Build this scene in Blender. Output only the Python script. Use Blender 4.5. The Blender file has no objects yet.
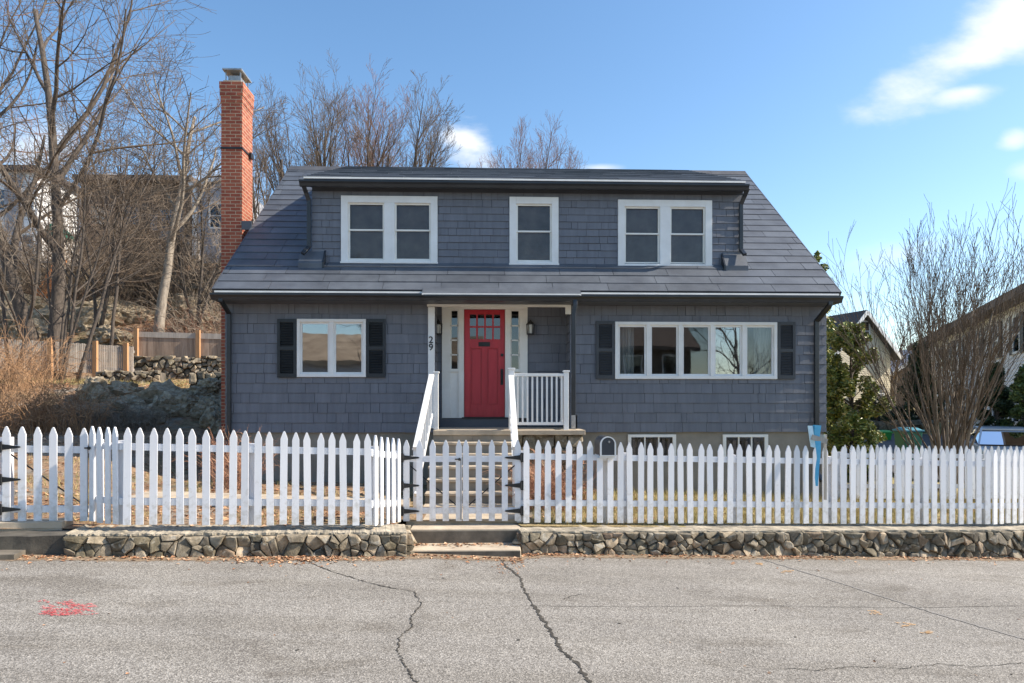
import bpy, math, random
from mathutils import Vector, Matrix, noise

scene = bpy.context.scene
COL = scene.collection
PI = math.pi

# ------------------------------------------------------------------ camera model (metres; X right, Y away, Z up)
F = 683.0
HOR = 405.0
EYE = 1.6
TH = math.radians(1.8)
ST, CT = math.sin(TH), math.cos(TH)

def at(px, py, Y):
    """point on the vertical plane at depth Y that is seen at a photo pixel"""
    u = (px - 512) / F
    v = (HOR - py) / F
    dx = u * CT + ST
    dy = CT - u * ST
    return Vector((Y * dx / dy, Y, EYE + Y * v / dy))

def ax(px, Y): return at(px, 0, Y).x
def az(px, py, Y): return at(px, py, Y).z
def road_z(x): return -0.2 - 0.045 * x
def on_road(px, py):
    u = (px - 512) / F; v = (HOR - py) / F
    dx = u * CT + ST; dy = CT - u * ST
    # EYE + t*v = -0.2 - 0.045*t*dx
    t = (-0.2 - EYE) / (v + 0.045 * dx)
    return Vector((t * dx, t * dy, EYE + t * v))

# ------------------------------------------------------------------ materials
def new_mat(name):
    m = bpy.data.materials.new(name); m.use_nodes = True
    nt = m.node_tree
    return m, nt, nt.nodes['Principled BSDF'], nt.nodes['Material Output']

def ramp(nt, fac, stops):
    r = nt.nodes.new('ShaderNodeValToRGB')
    el = r.color_ramp.elements
    el[0].position = stops[0][0]; el[0].color = (*stops[0][1], 1)
    el[1].position = stops[-1][0]; el[1].color = (*stops[-1][1], 1)
    for p, c in stops[1:-1]:
        e = el.new(p); e.color = (*c, 1)
    nt.links.new(fac, r.inputs[0])
    return r.outputs[0]

def noise_tex(nt, scale, detail=4, rough=0.55, vec=None, dist=0.0):
    n = nt.nodes.new('ShaderNodeTexNoise')
    n.inputs['Scale'].default_value = scale; n.inputs['Detail'].default_value = detail
    n.inputs['Roughness'].default_value = rough; n.inputs['Distortion'].default_value = dist
    if vec is None:
        tc = nt.nodes.new('ShaderNodeTexCoord'); vec = tc.outputs['Object']
    nt.links.new(vec, n.inputs['Vector'])
    return n.outputs['Fac']

def mapping(nt, scale=(1, 1, 1), rot=(0, 0, 0)):
    tc = nt.nodes.new('ShaderNodeTexCoord')
    mp = nt.nodes.new('ShaderNodeMapping')
    mp.inputs['Scale'].default_value = scale
    mp.inputs['Rotation'].default_value = rot
    nt.links.new(tc.outputs['Object'], mp.inputs['Vector'])
    return mp.outputs['Vector']

def island(nt):
    g = nt.nodes.new('ShaderNodeNewGeometry')
    return g.outputs['Random Per Island']

def mixc(nt, fac, a, b, blend='MIX'):
    m = nt.nodes.new('ShaderNodeMix'); m.data_type = 'RGBA'; m.blend_type = blend
    for k, v in ((0, fac), (6, a), (7, b)):
        if isinstance(v, (int, float)): m.inputs[k].default_value = v
        elif isinstance(v, tuple): m.inputs[k].default_value = (*v, 1)
        else: nt.links.new(v, m.inputs[k])
    return m.outputs[2]

def math_n(nt, op, a, b=None, c=None):
    m = nt.nodes.new('ShaderNodeMath'); m.operation = op
    for k, v in enumerate((a, b, c)):
        if v is None: continue
        if isinstance(v, (int, float)): m.inputs[k].default_value = v
        else: nt.links.new(v, m.inputs[k])
    return m.outputs[0]

def bump(nt, bsdf, h, strength=0.4, dist=0.01):
    b = nt.nodes.new('ShaderNodeBump')
    b.inputs['Strength'].default_value = strength; b.inputs['Distance'].default_value = dist
    nt.links.new(h, b.inputs['Height']); nt.links.new(b.outputs[0], bsdf.inputs['Normal'])

def simple(name, dark, light, scale=6, rough=0.7, bumps=0.2, bscale=60, isl=None, stretch=(1, 1, 1), metallic=0.0, spec=0.5, bdist=0.004):
    m, nt, b, _ = new_mat(name)
    v = mapping(nt, stretch)
    c = ramp(nt, noise_tex(nt, scale, 5, 0.6, v), [(0.3, dark), (0.7, light)])
    if isl:
        c2 = ramp(nt, island(nt), isl)
        c = mixc(nt, 1.0, c, c2, 'MULTIPLY')
    nt.links.new(c, b.inputs['Base Color'])
    b.inputs['Roughness'].default_value = rough
    b.inputs['Metallic'].default_value = metallic
    b.inputs['Specular IOR Level'].default_value = spec
    if bumps: bump(nt, b, noise_tex(nt, bscale, 4, 0.6, v), bumps, bdist)
    return m

M = {}
g1 = lambda a, b: [(0.0, (a, a, a)), (1.0, (b, b, b))]
M['siding'] = simple('painted_shingle', (0.122, 0.13, 0.152), (0.157, 0.166, 0.19), 1.6, 0.62, 0.5, 26, g1(0.91, 1.07), (7, 7, 0.8), bdist=0.006)
M['siding_dark'] = simple('dark_trim_paint', (0.07, 0.076, 0.09), (0.09, 0.096, 0.112), 2, 0.5, 0.1)
M['joint'] = simple('shadowed_backing_paint', (0.045, 0.048, 0.056), (0.055, 0.06, 0.07), 2, 0.8, 0)
M['roof'] = simple('slate_shingle', (0.066, 0.074, 0.088), (0.114, 0.127, 0.145), 2.2, 0.52, 0.5, 110, g1(0.86, 1.14))
M['roof_cap'] = simple('ridge_cap', (0.06, 0.06, 0.065), (0.1, 0.1, 0.105), 3, 0.6, 0.3)
M['black_metal'] = simple('black_gutter', (0.016, 0.018, 0.021), (0.03, 0.033, 0.037), 2, 0.32, 0.08, 10)
M['drip'] = simple('pale_drip_edge', (0.55, 0.54, 0.5), (0.7, 0.69, 0.66), 4, 0.4, 0.05)
M['white'] = simple('white_trim', (0.7, 0.69, 0.66), (0.8, 0.8, 0.78), 3, 0.45, 0.1, 30)
M['cream'] = simple('cream_trim', (0.74, 0.72, 0.65), (0.84, 0.82, 0.76), 3, 0.5, 0.1, 30)
M['vinyl'] = simple('white_picket_paint', (0.78, 0.78, 0.79), (0.87, 0.87, 0.88), 2.5, 0.5, 0.15, 25, g1(0.94, 1.03), (3, 3, 0.6))
M['red'] = simple('red_door_paint', (0.42, 0.018, 0.03), (0.5, 0.03, 0.042), 2, 0.36, 0.08, 20, None, (6, 1, 1))
M['shutter'] = simple('black_shutter_paint', (0.011, 0.014, 0.016), (0.02, 0.023, 0.026), 4, 0.45, 0.1)
M['shutter_grey'] = simple('charcoal_shutter_paint', (0.035, 0.038, 0.043), (0.048, 0.052, 0.058), 4, 0.5, 0.1)
M['black'] = simple('black_iron', (0.01, 0.01, 0.011), (0.022, 0.022, 0.022), 9, 0.5, 0.2)
M['concrete'] = simple('concrete', (0.36, 0.29, 0.21), (0.55, 0.46, 0.34), 3.5, 0.9, 0.5, 50)
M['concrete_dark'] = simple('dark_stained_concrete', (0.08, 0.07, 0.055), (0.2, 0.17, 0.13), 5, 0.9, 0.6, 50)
M['foundation'] = simple('painted_foundation', (0.2, 0.18, 0.145), (0.29, 0.26, 0.21), 2.5, 0.9, 0.4, 30)
M['metal'] = simple('galvanised_metal', (0.3, 0.3, 0.3), (0.5, 0.5, 0.49), 8, 0.4, 0.1, metallic=0.7)
M['curtain'] = simple('white_curtain', (0.6, 0.6, 0.58), (0.75, 0.75, 0.72), 3, 0.9, 0, stretch=(20, 20, 0.3))
M['blind'] = simple('grey_window_screen', (0.2, 0.175, 0.15), (0.5, 0.45, 0.4), 2.2, 0.9, 0)
M['inside'] = simple('interior_plaster', (0.5, 0.46, 0.38), (0.62, 0.58, 0.5), 1, 0.9, 0)
M['inside_floor'] = simple('interior_floorboards', (0.1, 0.06, 0.035), (0.16, 0.1, 0.06), 3, 0.5, 0)
M['bark'] = simple('grey_brown_bark', (0.045, 0.036, 0.03), (0.15, 0.12, 0.095), 7, 0.9, 0.7, 30, None, (3, 3, 0.6), bdist=0.02)
M['bark_light'] = simple('pale_bark', (0.16, 0.13, 0.1), (0.4, 0.34, 0.27), 5, 0.9, 0.6, 30, None, (3, 3, 0.6), bdist=0.02)
M['twig'] = simple('brown_twig', (0.075, 0.055, 0.038), (0.16, 0.115, 0.078), 3, 0.85, 0)
M['twig_red'] = simple('reddish_twig', (0.14, 0.072, 0.045), (0.26, 0.14, 0.085), 3, 0.85, 0)
M['twig_grey'] = simple('pale_grey_twig', (0.12, 0.095, 0.07), (0.29, 0.23, 0.17), 3, 0.85, 0)
M['twig_orange'] = simple('orange_dry_twig', (0.2, 0.115, 0.06), (0.46, 0.27, 0.14), 2, 0.85, 0, isl=g1(0.6, 1.2))
M['wood_grey'] = simple('weathered_board', (0.33, 0.285, 0.24), (0.52, 0.46, 0.39), 3, 0.85, 0.4, 20, g1(0.75, 1.15), (6, 6, 0.5))
M['wood_brown'] = simple('brown_board', (0.26, 0.18, 0.125), (0.42, 0.31, 0.23), 3, 0.85, 0.4, 20, g1(0.75, 1.15), (6, 6, 0.5))
M['wood_orange'] = simple('orange_cedar_post', (0.42, 0.22, 0.1), (0.56, 0.32, 0.16), 4, 0.8, 0.3, 20, None, (5, 5, 0.5))
M['bin_dark'] = simple('dark_green_plastic', (0.006, 0.1, 0.055), (0.012, 0.15, 0.085), 3, 0.45, 0.05)
M['bin_bright'] = simple('bright_green_plastic', (0.03, 0.3, 0.05), (0.05, 0.38, 0.07), 3, 0.45, 0.05)
M['bin_lid'] = simple('teal_plastic', (0.03, 0.17, 0.22), (0.045, 0.23, 0.28), 3, 0.45, 0.05)
M['cream_siding'] = simple('cream_clapboard', (0.64, 0.56, 0.4), (0.72, 0.64, 0.47), 1, 0.7, 0)
M['white_siding'] = simple('white_clapboard', (0.76, 0.76, 0.75), (0.84, 0.84, 0.83), 1, 0.7, 0)
M['grey_siding'] = simple('grey_clapboard', (0.3, 0.31, 0.34), (0.37, 0.38, 0.41), 1, 0.7, 0)
M['tan_roof'] = simple('tan_roof_shingle', (0.24, 0.17, 0.11), (0.44, 0.34, 0.23), 1.2, 0.9, 0.2, 20)
M['tan_siding'] = simple('tan_shingle_wall', (0.42, 0.33, 0.22), (0.52, 0.42, 0.3), 2, 0.9, 0)
M['brown_siding'] = simple('dark_brown_shingle_wall', (0.075, 0.055, 0.043), (0.15, 0.115, 0.09), 2, 0.9, 0.3, 30)
M['dark_roof'] = simple('charcoal_roof', (0.05, 0.05, 0.055), (0.085, 0.08, 0.08), 3, 0.85, 0.2)
M['brown_roof'] = simple('brown_roof', (0.12, 0.09, 0.075), (0.19, 0.145, 0.12), 3, 0.85, 0.2)
M['blue_plastic'] = simple('sky_blue_plastic', (0.06, 0.36, 0.6), (0.12, 0.48, 0.72), 9, 0.35, 0.2, 20)
M['pale_blue'] = simple('pale_blue_plastic', (0.45, 0.66, 0.75), (0.6, 0.78, 0.85), 9, 0.35, 0.2, 20)
M['paint_red'] = simple('red_spray_paint', (0.75, 0.1, 0.11), (0.62, 0.14, 0.14), 25, 0.8, 0.4, 200)
M['paint_orange'] = simple('faded_orange_paint', (0.62, 0.36, 0.13), (0.5, 0.32, 0.17), 30, 0.8, 0.4, 200)
M['crack'] = simple('crack_gap', (0.03, 0.027, 0.023), (0.075, 0.065, 0.05), 12, 1.0, 0.4)
M['seam'] = simple('tar_seam', (0.17, 0.16, 0.145), (0.27, 0.25, 0.225), 12, 0.9, 0.3)
M['car'] = simple('silver_car_paint', (0.5, 0.51, 0.53), (0.56, 0.57, 0.59), 1, 0.25, 0, metallic=0.3)
M['tyre'] = simple('black_rubber', (0.012, 0.012, 0.012), (0.02, 0.02, 0.02), 9, 0.8, 0.1)
M['orange_plastic'] = simple('orange_plastic', (0.6, 0.2, 0.05), (0.7, 0.26, 0.07), 3, 0.5, 0)
M['soil'] = simple('brown_mulch', (0.07, 0.045, 0.032), (0.17, 0.115, 0.085), 8, 0.95, 0.8, 30, bdist=0.03)
M['lamp_glass'] = simple('frosted_lantern_glass', (0.5, 0.48, 0.42), (0.62, 0.6, 0.55), 5, 0.2, 0)

nt_ = M['vinyl'].node_tree; bb = nt_.nodes['Principled BSDF']
src_ = bb.inputs['Base Color'].links[0].from_socket
oi = nt_.nodes.new('ShaderNodeObjectInfo')
c_ = mixc(nt_, 1.0, src_, ramp(nt_, oi.outputs['Random'], [(0, (0.9, 0.9, 0.9)), (1, (1.0, 1.0, 1.0))]), 'MULTIPLY')
tc_ = nt_.nodes.new('ShaderNodeTexCoord'); sp_ = nt_.nodes.new('ShaderNodeSeparateXYZ'); nt_.links.new(tc_.outputs['Object'], sp_.inputs[0])
ad_ = nt_.nodes.new('ShaderNodeVectorMath'); ad_.operation = 'ADD'; nt_.links.new(tc_.outputs['Object'], ad_.inputs[0])
sc_ = nt_.nodes.new('ShaderNodeVectorMath'); sc_.operation = 'SCALE'; sc_.inputs[0].default_value = (37, 19, 53); nt_.links.new(oi.outputs['Random'], sc_.inputs['Scale']); nt_.links.new(sc_.outputs[0], ad_.inputs[1])
gr_ = math_n(nt_, 'SUBTRACT', noise_tex(nt_, 14, 5, 0.65, ad_.outputs[0]), math_n(nt_, 'MULTIPLY', sp_.outputs[2], 0.35))
c_ = mixc(nt_, ramp(nt_, gr_, [(0.4, (0, 0, 0)), (0.62, (0.5, 0.5, 0.5))]), c_, (0.4, 0.37, 0.3))
nt_.links.new(c_, bb.inputs['Base Color'])
def leaf_mat(name, stops, rough=0.6, trans=0.0):
    m, nt, b, out = new_mat(name)
    nt.links.new(ramp(nt, island(nt), stops), b.inputs['Base Color'])
    b.inputs['Roughness'].default_value = rough
    return m
M['leaf'] = leaf_mat('dead_leaf', [(0, (0.16, 0.075, 0.035)), (0.3, (0.36, 0.17, 0.08)), (0.6, (0.5, 0.28, 0.15)), (0.85, (0.6, 0.4, 0.25)), (1, (0.22, 0.13, 0.08))], 0.75)
M['holly'] = leaf_mat('broad_evergreen_leaf', [(0, (0.06, 0.09, 0.02)), (0.4, (0.13, 0.18, 0.035)), (0.65, (0.26, 0.27, 0.055)), (0.92, (0.34, 0.3, 0.06)), (1, (0.5, 0.42, 0.2))], 0.4)
M['conifer'] = leaf_mat('conifer_needles', [(0, (0.015, 0.03, 0.012)), (0.6, (0.035, 0.06, 0.02)), (1, (0.07, 0.1, 0.03))], 0.6)
M['conifer_lit'] = leaf_mat('sunlit_conifer_needles', [(0, (0.04, 0.06, 0.015)), (0.6, (0.08, 0.12, 0.025)), (1, (0.2, 0.22, 0.05))], 0.6)  # brighter copy of the conifer needles; sunlight is put into the colour
M['grass'] = leaf_mat('dry_grass', [(0, (0.3, 0.22, 0.09)), (0.35, (0.48, 0.37, 0.16)), (0.7, (0.5, 0.42, 0.2)), (0.85, (0.2, 0.22, 0.06)), (1, (0.15, 0.19, 0.05))], 0.8)
M['red_stems'] = leaf_mat('russet_dry_stem', [(0, (0.22, 0.1, 0.06)), (0.6, (0.4, 0.2, 0.12)), (1, (0.55, 0.33, 0.2))], 0.8)

# brick
m, nt, b, _ = new_mat('red_brick')
tc = nt.nodes.new('ShaderNodeTexCoord'); sp = nt.nodes.new('ShaderNodeSeparateXYZ'); nt.links.new(tc.outputs['Object'], sp.inputs[0])
cb = nt.nodes.new('ShaderNodeCombineXYZ')
nt.links.new(math_n(nt, 'ADD', sp.outputs[0], sp.outputs[1]), cb.inputs[0]); nt.links.new(sp.outputs[2], cb.inputs[1])
br = nt.nodes.new('ShaderNodeTexBrick'); nt.links.new(cb.outputs[0], br.inputs['Vector'])
br.inputs['Scale'].default_value = 1.0; br.inputs['Brick Width'].default_value = 0.215; br.inputs['Row Height'].default_value = 0.072
br.inputs['Mortar Size'].default_value = 0.008; br.inputs['Mortar Smooth'].default_value = 0.3
br.inputs['Color1'].default_value = (0.29, 0.065, 0.036, 1); br.inputs['Color2'].default_value = (0.42, 0.12, 0.062, 1)
br.inputs['Mortar'].default_value = (0.5, 0.36, 0.24, 1)
c = mixc(nt, 0.5, br.outputs['Color'], ramp(nt, noise_tex(nt, 5), [(0.3, (0.5, 0.5, 0.5)), (0.7, (1, 1, 1))]), 'MULTIPLY')
nt.links.new(c, b.inputs['Base Color']); b.inputs['Roughness'].default_value = 0.85
bump(nt, b, math_n(nt, 'SUBTRACT', 1.0, br.outputs['Fac']), 0.5, 0.01)
M['brick'] = m

# road asphalt: worn pale aggregate
m, nt, b, _ = new_mat('worn_asphalt')
tc = nt.nodes.new('ShaderNodeTexCoord'); ov = tc.outputs['Object']
vo = nt.nodes.new('ShaderNodeTexVoronoi'); vo.inputs['Scale'].default_value = 105; nt.links.new(ov, vo.inputs['Vector'])
sv = nt.nodes.new('ShaderNodeSeparateColor'); nt.links.new(vo.outputs['Color'], sv.inputs[0])
agg = ramp(nt, sv.outputs[0], [(0, (0.13, 0.117, 0.1)), (0.3, (0.22, 0.203, 0.178)), (0.7, (0.3, 0.28, 0.248)), (1, (0.46, 0.432, 0.385))])
fine = ramp(nt, noise_tex(nt, 170, 3, 0.7, ov), [(0.3, (0.55, 0.55, 0.55)), (0.7, (1.25, 1.25, 1.25))])
c = mixc(nt, 1.0, agg, fine, 'MULTIPLY')
big = ramp(nt, noise_tex(nt, 0.55, 6, 0.6, ov, 0.6), [(0.25, (0.8, 0.79, 0.78)), (0.5, (0.98, 0.97, 0.96)), (0.75, (1.12, 1.11, 1.09))])
c = mixc(nt, 1.0, c, big, 'MULTIPLY')
mv = mapping(nt, (0.25, 3.0, 1.0))
streak = ramp(nt, noise_tex(nt, 1.2, 5, 0.6, mv), [(0.35, (0.88, 0.87, 0.85)), (0.6, (1.03, 1.03, 1.03))])
c = mixc(nt, 1.0, c, streak, 'MULTIPLY')
stn = ramp(nt, noise_tex(nt, 0.9, 7, 0.68, mapping(nt, (1, 1.6, 1)), 0.8), [(0.36, (0.74, 0.72, 0.69)), (0.46, (1, 1, 1))])
c = mixc(nt, 0.8, c, stn, 'MULTIPLY')
spot = ramp(nt, noise_tex(nt, 7, 3, 0.5, ov), [(0.68, (1, 1, 1)), (0.75, (0.68, 0.66, 0.64))])
c = mixc(nt, 0.6, c, spot, 'MULTIPLY')
nt.links.new(c, b.inputs['Base Color']); b.inputs['Roughness'].default_value = 0.9
h = math_n(nt, 'ADD', vo.outputs['Distance'], noise_tex(nt, 120, 3, 0.6, ov))
bump(nt, b, h, 0.55, 0.006)
M['road'] = m

# terrain
m, nt, b, _ = new_mat('yard_and_hill_ground')
tc = nt.nodes.new('ShaderNodeTexCoord'); ov = tc.outputs['Object']
litter = ramp(nt, noise_tex(nt, 9, 6, 0.7, ov), [(0.3, (0.09, 0.055, 0.035)), (0.48, (0.27, 0.16, 0.09)), (0.62, (0.4, 0.27, 0.16)), (0.75, (0.16, 0.11, 0.07))])
grassy = ramp(nt, noise_tex(nt, 14, 5, 0.7, ov), [(0.3, (0.12, 0.11, 0.045)), (0.5, (0.36, 0.29, 0.12)), (0.7, (0.46, 0.38, 0.19))])
zone = noise_tex(nt, 0.35, 3, 0.5, ov)
sp = nt.nodes.new('ShaderNodeSeparateXYZ'); nt.links.new(ov, sp.inputs[0])
zx = math_n(nt, 'MULTIPLY_ADD', sp.outputs[0], 0.18, 0.45)
zf = math_n(nt, 'ADD', zx, math_n(nt, 'MULTIPLY', math_n(nt, 'SUBTRACT', zone, 0.5), 2.5)); nt.nodes[-1].use_clamp = True
clp = nt.nodes.new('ShaderNodeClamp'); nt.links.new(zf, clp.inputs[0])
c = mixc(nt, clp.outputs[0], litter, grassy)
moss = ramp(nt, noise_tex(nt, 1.1, 4, 0.6, ov), [(0.52, (0, 0, 0)), (0.66, (0.55, 0.55, 0.55))])
c = mixc(nt, moss, c, (0.1, 0.11, 0.045))
rock = ramp(nt, noise_tex(nt, 0.8, 5, 0.6, mapping(nt, (1, 1, 2))), [(0.55, (0, 0, 0)), (0.62, (0.7, 0.7, 0.7))])
c = mixc(nt, rock, c, (0.26, 0.24, 0.2))
nt.links.new(c, b.inputs['Base Color']); b.inputs['Roughness'].default_value = 0.95
bump(nt, b, noise_tex(nt, 12, 6, 0.7, ov), 0.9, 0.05)
M['ground'] = m

def stone_mat(name, stops, isl):
    m, nt, b, _ = new_mat(name)
    tc = nt.nodes.new('ShaderNodeTexCoord'); ov = tc.outputs['Object']
    c = ramp(nt, noise_tex(nt, 7, 6, 0.65, ov), stops)
    c = mixc(nt, 1.0, c, ramp(nt, island(nt), isl), 'MULTIPLY')
    lich = ramp(nt, noise_tex(nt, 11, 3, 0.6, ov, 0.5), [(0.58, (0, 0, 0)), (0.66, (0.5, 0.5, 0.5))])
    c = mixc(nt, lich, c, (0.42, 0.4, 0.34))
    nt.links.new(c, b.inputs['Base Color']); b.inputs['Roughness'].default_value = 0.9
    bump(nt, b, noise_tex(nt, 22, 6, 0.7, ov), 0.8, 0.02)
    return m
M['stone'] = stone_mat('fieldstone', [(0.3, (0.085, 0.075, 0.055)), (0.5, (0.19, 0.17, 0.135)), (0.72, (0.36, 0.32, 0.26))],
                       [(0, (0.42, 0.4, 0.37)), (0.2, (0.75, 0.7, 0.56)), (0.45, (0.95, 0.9, 0.82)), (0.7, (1.5, 1.38, 1.2)), (0.88, (1.9, 1.7, 1.45)), (1, (0.8, 0.6, 0.48))])
M['boulder'] = stone_mat('boulder_rock', [(0.3, (0.14, 0.105, 0.06)), (0.5, (0.31, 0.245, 0.16)), (0.7, (0.55, 0.45, 0.32))], [(0, (0.8, 0.8, 0.8)), (1, (1.1, 1.1, 1.1))])
M['mortar'] = simple('old_mortar', (0.1, 0.09, 0.07), (0.24, 0.21, 0.17), 14, 0.95, 0.6, 40)
M['cap'] = simple('mortar_coping', (0.14, 0.125, 0.095), (0.52, 0.45, 0.34), 5.5, 0.95, 0.8, 25, bdist=0.02)

def glass_mat(name, refl, tint):
    m, nt, b, out = new_mat(name)
    nt.nodes.remove(b)
    gl = nt.nodes.new('ShaderNodeBsdfGlossy'); gl.inputs['Roughness'].default_value = 0.015; gl.inputs['Color'].default_value = (0.95, 0.97, 1, 1)
    tr = nt.nodes.new('ShaderNodeBsdfTransparent'); tr.inputs['Color'].default_value = (*tint, 1)
    fr = nt.nodes.new('ShaderNodeFresnel'); fr.inputs['IOR'].default_value = 1.5
    fac = math_n(nt, 'ADD', fr.outputs[0], refl)
    mx = nt.nodes.new('ShaderNodeMixShader'); nt.links.new(fac, mx.inputs[0]); nt.links.new(tr.outputs[0], mx.inputs[1]); nt.links.new(gl.outputs[0], mx.inputs[2])
    bp = nt.nodes.new('ShaderNodeBump'); bp.inputs['Strength'].default_value = 0.12; bp.inputs['Distance'].default_value = 0.01
    nt.links.new(noise_tex(nt, 1.6, 2, 0.5), bp.inputs['Height']); nt.links.new(bp.outputs[0], gl.inputs['Normal'])
    nt.links.new(mx.outputs[0], out.inputs[0])
    return m
M['glass'] = glass_mat('low_glass', 0.22, (0.8, 0.82, 0.82))
M['glass_refl'] = M['glass']
M['glass'] = glass_mat('window_glass', 0.035, (0.8, 0.82, 0.82))
M['glass_up'] = glass_mat('screened_glass', -0.005, (0.75, 0.73, 0.72))
M['glass_dark'] = glass_mat('dark_glass', 0.06, (0.35, 0.37, 0.4))

# ------------------------------------------------------------------ mesh helpers
class MB:
    def __init__(s): s.v = []; s.f = []
    def box(s, x0, x1, y0, y1, z0, z1):
        n = len(s.v)
        s.v += [(x0, y0, z0), (x1, y0, z0), (x1, y1, z0), (x0, y1, z0), (x0, y0, z1), (x1, y0, z1), (x1, y1, z1), (x0, y1, z1)]
        s.f += [(n, n + 3, n + 2, n + 1), (n + 4, n + 5, n + 6, n + 7), (n, n + 1, n + 5, n + 4), (n + 1, n + 2, n + 6, n + 5), (n + 2, n + 3, n + 7, n + 6), (n + 3, n, n + 4, n + 7)]
        return s
    def hexa(s, pts):
        n = len(s.v); s.v += [tuple(p) for p in pts]
        s.f += [(n, n + 3, n + 2, n + 1), (n + 4, n + 5, n + 6, n + 7), (n, n + 1, n + 5, n + 4), (n + 1, n + 2, n + 6, n + 5), (n + 2, n + 3, n + 7, n + 6), (n + 3, n, n + 4, n + 7)]
        return s
    def prism(s, prof, a, b):
        """profile = list of 3D offsets, swept from point a to point b"""
        n = len(s.v); k = len(prof); a = Vector(a); b = Vector(b)
        s.v += [tuple(a + Vector(p)) for p in prof] + [tuple(b + Vector(p)) for p in prof]
        for i in range(k):
            j = (i + 1) % k
            s.f.append((n + i, n + j, n + k + j, n + k + i))
        s.f.append(tuple(n + i for i in reversed(range(k)))); s.f.append(tuple(n + k + i for i in range(k)))
        return s
    def bar(s, a, b, w, h, up=(0, 0, 1)):
        a = Vector(a); b = Vector(b); d = (b - a).normalized(); up = Vector(up)
        r = d.cross(up)
        if r.length < 1e-4: r = d.cross(Vector((0, 1, 0)))
        r.normalize(); u = r.cross(d)
        r *= w / 2; u *= h / 2
        return s.prism([-r - u, r - u, r + u, -r + u], a, b)
    def tube(s, pts, rad, sides=6, cap=True):
        n0 = len(s.v); k = len(pts)
        pts = [Vector(p) for p in pts]
        if not isinstance(rad, (list, tuple)): rad = [rad] * k
        ref = Vector((0.31, 0.87, 0.38))
        for i in range(k):
            d = pts[min(i + 1, k - 1)] - pts[max(i - 1, 0)]
            if d.length < 1e-9: d = Vector((0, 0, 1))
            d.normalize()
            a = d.cross(ref)
            if a.length < 0.05: a = d.cross(Vector((1, 0, 0)))
            a.normalize(); bb = d.cross(a)
            for q in range(sides):
                t = 2 * PI * q / sides
                s.v.append(tuple(pts[i] + (a * math.cos(t) + bb * math.sin(t)) * rad[i]))
        for i in range(k - 1):
            for q in range(sides):
                r = (q + 1) % sides
                s.f.append((n0 + i * sides + q, n0 + i * sides + r, n0 + (i + 1) * sides + r, n0 + (i + 1) * sides + q))
        if cap:
            s.f.append(tuple(n0 + q for q in reversed(range(sides))))
            s.f.append(tuple(n0 + (k - 1) * sides + q for q in range(sides)))
        return s
    def lathe(s, prof, center, sides=16, axis='z'):
        cx, cy, cz = center; n0 = len(s.v); k = len(prof)
        for (r, h) in prof:
            for q in range(sides):
                t = 2 * PI * q / sides
                if axis == 'z': s.v.append((cx + r * math.cos(t), cy + r * math.sin(t), cz + h))
                elif axis == 'y': s.v.append((cx + r * math.cos(t), cy + h, cz + r * math.sin(t)))
                else: s.v.append((cx + h, cy + r * math.cos(t), cz + r * math.sin(t)))
        for i in range(k - 1):
            for q in range(sides):
                r = (q + 1) % sides
                s.f.append((n0 + i * sides + q, n0 + i * sides + r, n0 + (i + 1) * sides + r, n0 + (i + 1) * sides + q))
        s.f.append(tuple(n0 + q for q in range(sides))); s.f.append(tuple(n0 + (k - 1) * sides + q for q in range(sides)))
        return s
    def mesh(s, name, mat):
        me = bpy.data.meshes.new(name); me.from_pydata(s.v, [], s.f); me.materials.append(mat); me.update()
        return me
    def build(s, name, mat, parent=None, smooth=False, bevel=0.0):
        if isinstance(mat, str): mat = M[mat]
        o = bpy.data.objects.new(name, s.mesh(name, mat)); COL.objects.link(o)
        hang(o, parent)
        if smooth:
            o.data.polygons.foreach_set('use_smooth', [True] * len(o.data.polygons))
        if bevel:
            bv = o.modifiers.new('bevel', 'BEVEL'); bv.width = bevel; bv.segments = 2; bv.limit_method = 'ANGLE'; bv.harden_normals = False
        return o

LOC = {}
def hang(o, parent):
    if parent is not None:
        o.parent = parent
        if parent.name in LOC: o.matrix_parent_inverse = Matrix.Translation(-LOC[parent.name])

def tag(o, label=None, cat=None, group=None, kind=None):
    if label: o['label'] = label
    if cat: o['category'] = cat
    if group: o['group'] = group
    if kind: o['kind'] = kind
    return o

def thing(name, label, cat, loc=(0, 0, 0), group=None):
    o = bpy.data.objects.new(name, None); COL.objects.link(o)
    o.location = loc; o.empty_display_size = 0.2
    LOC[o.name] = Vector(loc)
    return tag(o, label, cat, group)

def inst(name, me, parent, loc, rotz=0.0):
    o = bpy.data.objects.new(name, me); COL.objects.link(o)
    o.location = loc; o.rotation_euler = (0, 0, rotz)
    hang(o, parent)
    return o

def smooth01(t):
    t = max(0.0, min(1.0, t)); return t * t * (3 - 2 * t)
def interp(pts, x):
    if x <= pts[0][0]: return pts[0][1]
    for (a, va), (b, vb) in zip(pts, pts[1:]):
        if x <= b: return va + (vb - va) * (x - a) / (b - a)
    return pts[-1][1]

# ------------------------------------------------------------------ camera, sun, sky
cd = bpy.data.cameras.new('camera'); cam = bpy.data.objects.new('camera', cd); COL.objects.link(cam)
cam.location = (0, 0, EYE); cam.rotation_euler = (PI / 2, 0, -TH)
cd.sensor_width = 36; cd.lens = 36 * F / 1024; cd.shift_y = (HOR - 341.5) / 1024
cd.clip_start = 0.05; cd.clip_end = 3000
scene.camera = cam

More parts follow.
